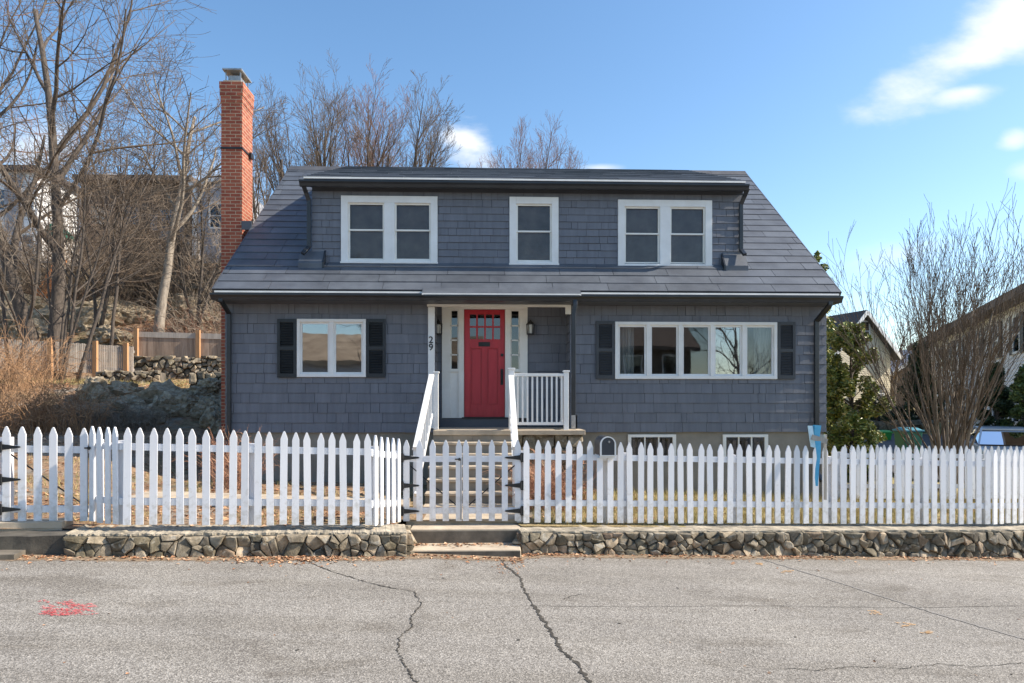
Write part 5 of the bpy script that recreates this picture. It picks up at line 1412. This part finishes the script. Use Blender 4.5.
# rubble wall below the pickets, rubble heap
def rubble(name, label, A, B, h, cell, seed, depth=.25):
    rnd = random.Random(seed); th = thing(name, label, 'stone wall', (A[0], A[1], A[2]))
    mb = MB(); zb = lambda t: A[2] + (B[2] - A[2]) * t; stone_face(mb, A[:2], B[:2], zb, lambda t: zb(t) + h, cell, rnd, depth * .5, .015, .05); mb.build('stone_face', 'stone', th)
    mb = MB(); slab_line(mb, A[:2], B[:2], .6, lambda t: zb(t) - .4, lambda t: zb(t) + h - .06, 10, rnd, .0, -.04); mb.build('core', 'concrete_dark', th)
a_ = bp(134, 379, 25); b2 = bp(236, 380, 25.4)
rubble('stone_wall', 'rough stone retaining wall under the brown board fence', a_, b2, .84, .15, 5)
a_ = bp(96, 386, 22.3); b2 = bp(160, 386, 22.6)
rubble('stone_wall', 'low tumbled pale stone wall above the rock bank', a_, b2, .5, .14, 6)
a_ = bp(190, 397, 20.2); b2 = bp(232, 398, 20.4)
rubble('stone_wall', 'short pale stone wall between the boulders and the chimney', a_, b2, .75, .16, 7)
def wood_fence(name, label, A, B, za, zb, h, n, mat, posts, gapf, ph=.12, picket=False):
    th = thing(name, label, 'fence', (A[0], A[1], za)); A2 = Vector(A); B2 = Vector(B); d = (B2 - A2); L = d.length; d /= L; mb = MB(); rnd = random.Random(n)
    for i in range(n):
        t0 = i / n; t1 = (i + gapf) / n; p = A2.lerp(B2, t0); q = A2.lerp(B2, t1); z = za + (zb - za) * t0; hh = h + rnd.uniform(-.012, .012)
        mb.hexa([(p.x, p.y, z), (q.x, q.y, z), (q.x, q.y + .02, z), (p.x, p.y + .02, z), (p.x, p.y, z + hh), (q.x, q.y, z + hh), (q.x, q.y + .02, z + hh), (p.x, p.y + .02, z + hh)])
    mb.build('boards', mat, th)
    for k in (.18, .82):
        mb = MB(); mb.bar((A[0], A[1] + .05, za + h * k), (B[0], B[1] + .05, zb + h * k), .05, .09); mb.build('rail', mat, th)
    for t in posts:
        p = A2.lerp(B2, t); z = za + (zb - za) * t; mb = MB(); mb.box(p.x - .07, p.x + .07, p.y - .12, p.y - .005, z - .4, z + h + ph); mb.build('post', 'wood_orange', th)
    return th
A = bp(137, 360, 25.2); B = bp(236, 362, 25.6)
th = wood_fence('board_fence', 'brown weathered board fence with orange posts above the stone wall', A[:2], B[:2], A[2], B[2], 1.02, 44, 'wood_brown', (0.0, .62, 1.0), .97)
mb = MB(); mb.bar((A[0], A[1] - .01, A[2] + .93), (B[0], B[1] - .01, B[2] + .93), .03, .2); mb.build('top_board', 'wood_grey', th)
A = bp(-60, 366, 22.5); B = bp(134, 375, 24.6)
wood_fence('slat_fence', 'pale weathered slat fence with orange posts behind the orange shrub', A[:2], B[:2], A[2], B[2], 1.0, 100, 'wood_grey', (.55, .79, .96), .62)
# hillside buildings
def wall_box(mb, x0, x1, y0, y1, z0, z1): mb.box(x0, x1, y0, y1, z0, z1)
def house_window(parent, x0, x1, z0, z1, y, trim='white', shut=None, n=1):
    mb = MB(); frame_mb(mb, x0, x1, z0, z1, y - .05, y + .01, .09); mb.box(x0 + .09, x1 - .09, y - .04, y, (z0 + z1) / 2 - .03, (z0 + z1) / 2 + .03); f_ = mb.build('window', trim, parent)
    mb = MB(); mb.box(x0 + .05, x1 - .05, y - .025, y - .003, z0 + .05, z1 - .05); mb.build('pane', 'glass_dark', f_)
    if shut:
        for (a, b_) in ((x0 - .4, x0 - .02), (x1 + .02, x1 + .4)):
            mb = MB(); mb.box(a, b_, y - .045, y - .002, z0, z1); mb.build('shutter', shut, parent)
Yb = 42
p0 = bp(82, 266, Yb); p1 = bp(191, 183, Yb)
bd = thing('hillside_house', 'dark brown flat-roofed house on the hilltop behind the bare trees', 'house', (p0[0], Yb, p0[2]))
mb = MB(); mb.box(p0[0], p1[0], Yb, Yb + 8, p0[2] - 2, p1[2]); mb.build('wall', 'brown_siding', bd)
mb = MB(); mb.box(p0[0] - .3, p1[0] + .2, Yb - .5, Yb + 8.4, p1[2], p1[2] + .3); mb.build('roof', 'brown_roof', bd)
for (px, py, w_, h_) in ((100, 215, 1.2, 1.3), (130, 215, 1.2, 1.3), (172, 225, 1.6, 2.0), (155, 222, .8, 1.2)):
    q = bp(px, py, Yb); house_window(bd, q[0] - w_ / 2, q[0] + w_ / 2, q[2] - h_ / 2, q[2] + h_ / 2, Yb, 'wood_brown')
dk0 = bp(150, 255, Yb - 2.5); dk1 = bp(198, 255, Yb - 2.5)
mb = MB(); mb.box(dk0[0], dk1[0], Yb - 2.5, Yb - .01, dk0[2] - .2, dk0[2]); 
for k in range(6):
    x = dk0[0] + (dk1[0] - dk0[0]) * k / 5; mb.box(x - .04, x + .04, Yb - 2.5, Yb - 2.42, dk0[2] - 3, dk0[2] + 1.0)
mb.box(dk0[0], dk1[0], Yb - 2.51, Yb - 2.44, dk0[2] + .95, dk0[2] + 1.03); mb.build('deck', 'wood_grey', bd)
p0 = bp(193, 270, 40); p1 = bp(232, 178, 40)
bd = thing('hillside_house', 'pale gray hilltop house with white corner trim beside the chimney', 'house', (p0[0], 40, p0[2]))
mb = MB(); z1a = p1[2] - .55
mb.v = [(p0[0], 40, p0[2] - 2), (p1[0], 40, p0[2] - 2), (p1[0], 40, p1[2]), (p0[0], 40, z1a), (p0[0], 48, p0[2] - 2), (p1[0], 48, p0[2] - 2), (p1[0], 48, p1[2]), (p0[0], 48, z1a)]
mb.f = [(0, 1, 2, 3), (5, 4, 7, 6), (1, 5, 6, 2), (4, 0, 3, 7), (3, 2, 6, 7), (4, 5, 1, 0)]; mb.build('wall', 'grey_siding', bd)
mb = MB(); mb.box(p0[0] - .02, p0[0] + .2, 39.95, 39.99, p0[2] - 2, z1a); mb.bar((p0[0] - .2, 39.9, z1a + .1), (p1[0] + .3, 39.9, p1[2] + .1), .2, .2); mb.build('corner_trim', 'white', bd)
house_window(bd, p0[0] + .9, p0[0] + 1.8, z1a - 2.4, z1a - .9, 40)
p0 = bp(-60, 272, 38); p1 = bp(37, 150, 38)
bd = thing('hillside_house', 'white clapboard hilltop house at the far left edge', 'house', (p0[0], 38, p0[2]))
mb = MB(); mb.box(p0[0], p1[0], 38, 46, p0[2] - 2, p1[2] - 1.2); mb.build('wall', 'white_siding', bd)
mb = MB(); mb.box(p0[0] - .3, p1[0] + .3, 37.6, 46.4, p1[2] - 1.2, p1[2] - .95); mb.build('roof', 'dark_roof', bd)
q = bp(14, 205, 38); mb = MB(); mb.box(q[0] - .45, q[0] + .45, 37.9, 37.99, p0[2] - 1, p1[2] - 1.3); mb.build('gray_bay', 'grey_siding', bd)
for (px, py) in ((3, 200), (28, 205), (28, 245)):
    q = bp(px, py, 38); house_window(bd, q[0] - .35, q[0] + .35, q[2] - .6, q[2] + .6, 38, 'white')
# play tower
q = bp(56, 262, 33); gz = ground_z(q[0], 33)
pt = thing('play_tower', 'small play tower with green canopy and orange slide among the hillside trees', 'playset', (q[0], 33, gz))
c0 = bp(52, 236, 33)
mb = MB()
for sx in (-.55, .55):
    for sy in (0, 1.0): mb.box(c0[0] + sx - .05, c0[0] + sx + .05, 33 + sy - .05, 33 + sy + .05, gz - .2, c0[2])
mb.box(c0[0] - .6, c0[0] + .6, 32.95, 34.05, c0[2] - 1.3, c0[2] - 1.2); mb.build('frame', 'wood_grey', pt)
mb = MB(); mb.prism([(-.5, 0, 0), (.5, 0, 0), (0, 0, .55)], (c0[0], 32.8, c0[2]), (c0[0], 34.2, c0[2])); mb.build('canopy', 'bin_dark', pt)
mb = MB(); mb.hexa([(c0[0] + .2, 32.9, c0[2] - 1.25), (c0[0] + .75, 32.9, c0[2] - 1.25), (c0[0] + .75, 31.4, gz - .1), (c0[0] + .2, 31.4, gz - .1), (c0[0] + .2, 32.9, c0[2] - 1.15), (c0[0] + .75, 32.9, c0[2] - 1.15), (c0[0] + .75, 31.4, gz + .1), (c0[0] + .2, 31.4, gz + .1)]); mb.build('slide', 'orange_plastic', pt)

# ------------------------------------------------------------------ right side neighbourhood
def clap(mb, poly_y, x0, x1, z0, z1, slope_fn=None, step=.14):
    """horizontal clapboards on a front wall at y"""
    z = z0
    while z < z1:
        a, b_ = x0, x1
        if slope_fn:
            a, b_ = slope_fn(min(z + step, z1))
            if b_ - a < .1: break
        mb.hexa([(a, poly_y - .02, z), (b_, poly_y - .02, z), (b_, poly_y + .01, z), (a, poly_y + .01, z), (a, poly_y - .004, z + step), (b_, poly_y - .004, z + step), (b_, poly_y + .01, z + step), (a, poly_y + .01, z + step)])
        z += step
def gable_house(name, label, Y, xl, xr, xa, zb, ze_l, ze_r, za, depth, wall, roof, trim='white'):
    th = thing(name, label, 'house', ((xl + xr) / 2, Y, zb)); mb = MB()
    mb.v = [(xl, Y, zb), (xr, Y, zb), (xr, Y, ze_r), (xa, Y, za), (xl, Y, ze_l)]; mb.v += [(x, Y + depth, z) for x, y, z in mb.v]
    mb.f = [(0, 1, 2, 3, 4), (9, 8, 7, 6, 5), (0, 5, 6, 1), (1, 6, 7, 2), (4, 9, 5, 0)]; mb.build('wall', wall, th)
    def fn(z):
        a = xl if z <= ze_l else xl + (xa - xl) * (z - ze_l) / (za - ze_l); b_ = xr if z <= ze_r else xr + (xa - xr) * (z - ze_r) / (za - ze_r); return a, b_
    mb = MB(); clap(mb, Y - .012, xl, xr, zb, za, fn); mb.build('clapboards', wall, th)
    mb = MB()
    for (x0, z0) in ((xl, ze_l), (xr, ze_r)):
        s = -1 if x0 == xl else 1; sl_ = (za - z0) / abs(xa - x0); ex = x0 + s * .5; ez = z0 - .5 * sl_
        mb.hexa([(ex, Y - .5, ez), (xa, Y - .5, za), (xa, Y + depth + .5, za), (ex, Y + depth + .5, ez), (ex, Y - .5, ez + .22), (xa, Y - .5, za + .22), (xa, Y + depth + .5, za + .22), (ex, Y + depth + .5, ez + .22)])
    mb.build('roof', roof, th)
    mb = MB()
    for (x0, z0) in ((xl, ze_l), (xr, ze_r)):
        s = -1 if x0 == xl else 1; sl_ = (za - z0) / abs(xa - x0); mb.bar((x0 + s * .5, Y - .53, z0 - .5 * sl_ + .08), (xa, Y - .53, za + .08), .05, .24)
    mb.build('rake_board', trim, th)
    return th
Yc = 46
pl = bp(828, 408, Yc); pr = bp(897, 408, Yc); pa = bp(861, 314, Yc)
ze = az(897, 352, Yc)
ch_ = gable_house('neighbour_house', 'cream clapboard house with a dark gable roof behind the evergreen', Yc, pl[0], pr[0], pa[0], pl[2] - .3, ze, ze, pa[2], 10, 'cream_siding', 'dark_roof')
ch_.rotation_euler[2] = math.radians(16)
q = bp(864, 331, Yc); house_window(ch_, q[0] - .5, q[0] + .5, q[2] - .7, q[2] + .7, Yc - .02)
q = bp(882, 395, Yc); house_window(ch_, q[0] - .5, q[0] + .5, q[2] - .5, q[2] + .7, Yc - .02)
def local_thing(name, label, cat, loc, rotz):
    o = bpy.data.objects.new(name, None); COL.objects.link(o); o.location = loc; o.rotation_euler = (0, 0, rotz); return tag(o, label, cat)
wh = local_thing('neighbour_house', 'large white clapboard house with brown eaves and shuttered windows at the right edge', 'house', (28.8, 45.0, 0.2), math.atan2(-.909, -.416))
LWH = 26.0; ZE = 5.4
mb = MB(); mb.box(0, LWH, 0.02, 9, -1.5, ZE); mb.v += [(0, .02, ZE), (0, 9, ZE), (0, 4.5, ZE + 1.8), (LWH, .02, ZE), (LWH, 9, ZE), (LWH, 4.5, ZE + 1.8)]
n = len(mb.v) - 6; mb.f += [(n, n + 2, n + 1), (n + 3, n + 4, n + 5), (n, n + 3, n + 5, n + 2), (n + 1, n + 2, n + 5, n + 4)]; mb.build('wall', 'white_siding', wh)
mb = MB(); clap(mb, 0.005, 0, LWH, -.2, ZE - .02); mb.build('clapboards', 'white_siding', wh)
mb = MB()
for sg in (1, -1):
    y0, ym = (-.6, 4.5) if sg > 0 else (9.6, 4.5)
    mb.hexa([(-.5, y0, ZE - .22), (LWH, y0, ZE - .22), (LWH, ym, ZE + 1.85), (-.5, ym, ZE + 1.85), (-.5, y0, ZE + .02), (LWH, y0, ZE + .02), (LWH, ym, ZE + 2.1), (-.5, ym, ZE + 2.1)])
mb.build('roof', 'brown_roof', wh)
mb = MB(); mb.box(-.5, LWH, -.68, -.6, ZE - .3, ZE); mb.box(-.5, LWH, -.6, -.01, ZE - .3, ZE - .24); mb.build('eave', 'brown_roof', wh)
mb = MB(); mb.box(0, .16, -.04, .01, -1, ZE - .3); mb.build('corner_trim', 'white', wh)
for k in range(8):
    for z0 in (.7, 3.3):
        x0 = 1.6 + k * 2.9; house_window(wh, x0, x0 + .95, z0, z0 + 1.45, -.02, 'white', 'black')
Yq = 52
pl = bp(893, 400, Yq); pr = bp(940, 400, Yq); pa = bp(925, 350, Yq)
gable_house('neighbour_house', 'distant house with pale roof between the cream house and the white house', Yq, pl[0], pr[0], pa[0], pl[2] - 1, az(900, 372, Yq), az(930, 372, Yq), pa[2], 8, 'brown_siding', 'grey_siding')
# low garden walls and beds
a_ = bp(846, 436, 30); b2 = bp(935, 436, 31)
rubble('stone_wall', 'low brown stone garden wall behind the green bins', a_, b2, .7, .25, 8)
a_ = bp(835, 418, 40); b2 = bp(905, 418, 41)
rubble('stone_wall', 'dark brown garden wall in front of the cream house', a_, b2, .7, .28, 9)
rnd = random.Random(19)
sh = thing('dry_shrub', 'orange ground shrub in front of the cream house', 'shrub', gp(872, 33))
mb = MB(); clumps = [((ax(872 + rnd.uniform(-9, 9), 33), 33 + rnd.uniform(-.5, .5), ground_z(15, 33) + rnd.uniform(.1, .7)), .3, .2) for k in range(14)]
leaf_cloud(mb, clumps, 1800, .06, rnd); mb.build('foliage', 'leaf', sh)
# driveway of the white house
mb = MB(); mb.v = [(9.5, 15.5, 0), (17, 14.5, 0), (24, 29, 0), (15, 29, 0)]; mb.v = [(x, y, ground_z(x, y) + .06) for x, y, z in mb.v]; mb.f = [(0, 1, 2, 3)]
tag(mb.build('driveway', 'dark_roof'), kind='structure')
# bins
def bin_(label, base, w_, h_, body, lid, open_=False):
    th = thing('wheelie_bin', label, 'bin', base, 'green bins in the neighbour garden'); x, y, z = base; a, b_ = w_ / 2 * .8, w_ / 2
    mb = MB(); mb.hexa([(x - a, y - a, z + .04), (x + a, y - a, z + .04), (x + a, y + a, z + .04), (x - a, y + a, z + .04), (x - b_, y - b_, z + h_), (x + b_, y - b_, z + h_), (x + b_, y + b_, z + h_), (x - b_, y + b_, z + h_)]); mb.build('bin_body', body, th, bevel=.02)
    mb = MB(); mb.box(x - b_ - .03, x + b_ + .03, y - b_ - .04, y + b_ + .03, z + h_ + .002, z + h_ + .05); mb.hexa([(x - b_, y - b_, z + h_ + .05), (x + b_, y - b_, z + h_ + .05), (x + b_, y + b_, z + h_ + .05), (x - b_, y + b_, z + h_ + .05), (x - b_ * .7, y - b_ * .6, z + h_ + .11), (x + b_ * .7, y - b_ * .6, z + h_ + .11), (x + b_ * .7, y + b_ * .8, z + h_ + .11), (x - b_ * .7, y + b_ * .8, z + h_ + .11)]); mb.build('bin_lid', lid, th, bevel=.01)
    for s in (-1, 1):
        mb = MB(); mb.lathe([(.1, 0), (.1, .05)], (x + s * a - (.05 if s > 0 else 0), y + a, z + .1), 14, 'x'); mb.build('wheel', 'tyre', th)
    mb = MB(); mb.tube([(x - b_ * .6, y + b_ + .05, z + h_ - .05), (x + b_ * .6, y + b_ + .05, z + h_ - .05)], .02, 6); mb.build('handle', body, th)
def gb(px, Y): x = ax(px, Y); return (x, Y, ground_z(x, Y) + .02)
def pz(px, py, Y): p = at(px, py, Y); return (p.x, Y, p.z)
bin_('large green wheelie bin with teal lid, tallest of the bins', gb(908, 19), .52, az(908, 427.5, 19) - .11 - gb(908, 19)[2], 'bin_dark', 'bin_lid')
bin_('small bright green bin between the two dark green bins', gb(885, 26), .36, .36, 'bin_bright', 'bin_bright')
bin_('dark green bin nearest the evergreen bush', gb(853, 18.5), .36, az(853, 433, 18.5) - .1 - gb(853, 18.5)[2], 'bin_dark', 'bin_dark')
# parked car (only its top shows above the fence)
M['car_glass'] = glass_mat('car_glass', 0.0, (0.12, 0.13, 0.14))
cx_ = cy_ = cz_ = 0.0
q = at(1002, 426.5, 21)
car = local_thing('parked_car', 'silver parked car in the driveway behind the right fence', 'car', (q.x, 21, q.z - 1.46), math.radians(62))
def loft(mb, secs):
    n0 = len(mb.v); k = len(secs[0])
    for s in secs: mb.v += s
    for i in range(len(secs) - 1):
        for j in range(k):
            jj = (j + 1) % k; a = n0 + i * k; mb.f.append((a + j, a + jj, a + k + jj, a + k + j))
    mb.f.append(tuple(n0 + j for j in reversed(range(k)))); mb.f.append(tuple(n0 + (len(secs) - 1) * k + j for j in range(k)))
def sec(x, hw, z0, z1, tw): return [(cx_ + x, cy_ - hw, cz_ + z0), (cx_ + x, cy_ - hw, cz_ + (z0 + z1) / 2), (cx_ + x, cy_ - tw, cz_ + z1), (cx_ + x, cy_ + tw, cz_ + z1), (cx_ + x, cy_ + hw, cz_ + (z0 + z1) / 2), (cx_ + x, cy_ + hw, cz_ + z0)]
mb = MB(); loft(mb, [sec(-2.2, .75, .3, .65, .65), sec(-2.1, .85, .22, .78, .75), sec(-1.2, .88, .2, .92, .8), sec(0, .9, .2, .95, .82), sec(1.3, .88, .2, .96, .8), sec(2.1, .84, .24, .92, .74), sec(2.25, .76, .35, .7, .68)]); mb.build('body', 'car', car, smooth=False, bevel=.03)
mb = MB(); loft(mb, [sec(-1.3, .8, .9, .95, .78), sec(-.55, .78, .9, 1.38, .6), sec(.6, .78, .9, 1.42, .6), sec(1.7, .8, .9, .98, .74)]); mb.build('windows', 'car_glass', car)
mb = MB(); loft(mb, [sec(-.62, .63, 1.36, 1.40, .6), sec(-.5, .64, 1.37, 1.44, .58), sec(.6, .64, 1.40, 1.46, .58), sec(.78, .63, 1.36, 1.40, .6)])
for sx in (-1, 1): mb.bar((cx_ - 1.32, cy_ + sx * .8, cz_ + .93), (cx_ - .55, cy_ + sx * .62, cz_ + 1.4), .05, .05); mb.bar((cx_ + 1.7, cy_ + sx * .78, cz_ + .95), (cx_ + .7, cy_ + sx * .62, cz_ + 1.41), .07, .05); mb.bar((cx_ + .1, cy_ + sx * .81, cz_ + .93), (cx_ + .1, cy_ + sx * .63, cz_ + 1.42), .06, .04)
mb.build('roof', 'car', car)
for wx in (-1.4, 1.4):
    for s in (-1, 1):
        mb = MB(); mb.lathe([(.2, -.02), (.33, 0), (.33, .2), (.2, .22)], (cx_ + wx, cy_ + s * .78 - .1, cz_ + .33), 20, 'y'); wl_ = mb.build('wheel', 'tyre', car)
        mb = MB(); mb.lathe([(.19, 0), (.17, .24), (.05, .25)], (cx_ + wx, cy_ + s * .78 - .12, cz_ + .33), 14, 'y'); mb.build('rim', 'metal', wl_)
for s in (-1, 1):
    mb = MB(); mb.box(cx_ - 2.2, cx_ - 2.12, cy_ + s * .6 - .15, cy_ + s * .6 + .15, cz_ + .55, cz_ + .68); mb.build('headlight', 'lamp_glass', car)

# ------------------------------------------------------------------ across the street: invented houses and trees, added for reflections in the panes
def street_house(label, x0, x1, y, ze, zr, wall, roof, wx):
    ac = thing('neighbour_house', label, 'house', ((x0 + x1) / 2, y, -.3))
    mb = MB(); mb.box(x0, x1, y - 9, y, -1, ze + .1); mb.build('wall', wall, ac)
    mb = MB()
    for (ya, yb2) in ((y + .6, y - 4.5), (y - 9.6, y - 4.5)):
        mb.hexa([(x0 - .5, ya, ze - .2), (x1 + .5, ya, ze - .2), (x1 + .5, yb2, zr), (x0 - .5, yb2, zr), (x0 - .5, ya, ze + .05), (x1 + .5, ya, ze + .05), (x1 + .5, yb2, zr + .25), (x0 - .5, yb2, zr + .25)])
    mb.build('roof', roof, ac)
    for xw in wx:
        for zw in ((1.0,) if ze < 4.8 else (1.0, 3.6)):
            mb = MB(); frame_mb(mb, xw, xw + 1.3, zw, zw + 1.5, y + .005, y + .06, .1); f_ = mb.build('window', 'white', ac); mb = MB(); mb.box(xw + .05, xw + 1.25, y + .01, y + .03, zw + .05, zw + 1.45); mb.build('pane', 'glass_dark', f_)
street_house('invented long low house with a broad tan roof across the street', -18, -1, -21, 4.5, 6.6, 'grey_siding', 'tan_roof', (-15, -11.5, -7, -4))
street_house('invented taller dark brown house across the street right of the tan-roofed house', 5.5, 14.0, -22, 5.6, 8.3, 'brown_siding', 'brown_roof', (6.5, 9.3, 12))
bt('invented bare tree across the street reflected in the wide window', (14.9, -15, -1.0), 8, .16, 44, 4, cfg=cfgd(n=[9, 6, 5, 3], t0=[.15, .2, .15, .1]))
bt('invented bare tree across the street in front of the tan roof', (-8.0, -17, -.2), 8.5, .15, 45, 4)
# ------------------------------------------------------------------ ground cover
mb = MB(); ed = []
N_ = 160
for i in range(N_ + 1):
    x = -8 + 18.5 * i / N_
    yw = {True: 8.12, False: None}[WL_B[0] < x < WR_A[0]]
    if yw is None: yw = (6.75 + (x + 8.5) * .165) if x < WL_A[0] else (WL_A[1] + (x - WL_A[0]) * (WL_B[1] - WL_A[1]) / (WL_B[0] - WL_A[0]) if x < WL_B[0] else WR_A[1] + (x - WR_A[0]) * (WR_B[1] - WR_A[1]) / (WR_B[0] - WR_A[0]))
    for q_, e_ in ((0.05, 1.0), (-.12, .75), (-.3, .4), (-.6, 0.0)):
        mb.v.append((x, yw + q_, road_z(x) + .003)); ed.append(e_)
for i in range(N_):
    for q_ in range(3):
        a = i * 4 + q_; mb.f.append((a, a + 1, a + 5, a + 4))
o = mb.build('roadside_grit', 'grit'); at_ = o.data.attributes.new('edge', 'FLOAT', 'POINT'); at_.data.foreach_set('value', ed)
tag(o, kind='stuff')
rnd = random.Random(101)
mb = MB()
def add_leaf(x, y, z, s):
    a = rnd.uniform(0, 2 * PI); u = Vector((math.cos(a), math.sin(a), rnd.uniform(-.3, .3))) * s; v_ = Vector((-math.sin(a), math.cos(a), rnd.uniform(-.4, .4))) * s * rnd.uniform(.4, .75)
    p = Vector((x, y, z + s * .25)); n0 = len(mb.v); lift = Vector((0, 0, s * rnd.uniform(.1, .6)))
    mb.v += [tuple(p - u), tuple(p + v_ + lift), tuple(p + u), tuple(p - v_ + lift * .5)]; mb.f += [(n0, n0 + 1, n0 + 2), (n0, n0 + 2, n0 + 3)]
def wall_front(x):
    if x < WL_A[0]: return 6.75 + (x + 8.5) * .165
    if x < WL_B[0]: return WL_A[1] + (x - WL_A[0]) * (WL_B[1] - WL_A[1]) / (WL_B[0] - WL_A[0])
    if x < WR_A[0]: return 8.13
    return WR_A[1] + (x - WR_A[0]) * (WR_B[1] - WR_A[1]) / (WR_B[0] - WR_A[0])
for k in range(4200):       # along the foot of the walls
    x = rnd.uniform(-6.5, 9.0); dens = .5 + .9 * noise.noise(Vector((x * .9, 0, 3)))
    if x > .5: dens *= .75
    if rnd.random() > dens: continue
    y = wall_front(x) - .06 - abs(rnd.gauss(0, .09)) * (1 if rnd.random() < .9 else 3)
    add_leaf(x, y, road_z(x), rnd.uniform(.012, .032))
for k in range(380):       # drift at the wall by the crack
    x = ax(292, 7.6) + rnd.gauss(0, .35); y = wall_front(x) - .08 - abs(rnd.gauss(0, .16)); add_leaf(x, y, road_z(x), rnd.uniform(.012, .03))
for k in range(170):
    x = rnd.uniform(-1.0, .4); add_leaf(x, 8.5 - abs(rnd.gauss(0, .08)), -.125, rnd.uniform(.015, .03))
for k in range(6000):      # yard left
    x = rnd.uniform(-13, -1.2); y = rnd.uniform(8.0, 16)
    if rnd.random() < .35: y = front_y(x) + rnd.uniform(.3, 2.5)
    add_leaf(x, y, ground_z(x, y), rnd.uniform(.018, .045))
for k in range(2500):
    x = rnd.uniform(.5, 10); y = front_y(x) + rnd.uniform(.2, 3.6); add_leaf(x, y, ground_z(x, y), rnd.uniform(.015, .035))
for k in range(9000):
    x = rnd.uniform(-30, -6); y = rnd.uniform(19, 38); add_leaf(x, y, ground_z(x, y), rnd.uniform(.04, .1))
for k in range(150):
    q_ = on_road(498 + rnd.random() ** 1.5 * 30 + rnd.gauss(0, 2), 554 + rnd.random() * 20); add_leaf(q_.x, q_.y, q_.z, rnd.uniform(.006, .016))
for k in range(60):
    x = rnd.uniform(-6, 8); y = rnd.uniform(4, wall_front(x) - .3); add_leaf(x, y, road_z(x), rnd.uniform(.008, .018))
tag(mb.build('fallen_leaves', 'leaf'), kind='stuff')
mb = MB()
def blade(x, y, z, h_):
    a = rnd.uniform(0, 2 * PI); w_ = .004; ca, sa = math.cos(a), math.sin(a); lx, ly = rnd.gauss(0, h_ * .4), rnd.gauss(0, h_ * .4); n0 = len(mb.v)
    mb.v += [(x - w_ * ca, y - w_ * sa, z - .01), (x + w_ * ca, y + w_ * sa, z - .01), (x + lx, y + ly, z + h_)]; mb.f.append((n0, n0 + 1, n0 + 2))
for k in range(42000):
    x = rnd.uniform(.6, 11); y = front_y(x) + rnd.uniform(.12, 3.6)
    if noise.noise(Vector((x * 1.3, y * 1.3, 0))) < -.15 and rnd.random() < .7: continue
    blade(x, y, ground_z(x, y), rnd.uniform(.03, .14))
for k in range(16000):
    x = rnd.uniform(-9, -1.2); y = front_y(x) + rnd.uniform(.2, 5)
    if noise.noise(Vector((x * .9, y * .9, 4))) < .05: continue
    blade(x, y, ground_z(x, y), rnd.uniform(.02, .1))
for k in range(14000):
    x = rnd.uniform(-17, -6); y = rnd.uniform(20.8, 24.9); blade(x, y, ground_z(x, y), rnd.uniform(.05, .18))
tag(mb.build('dry_grass', 'grass'), kind='stuff')
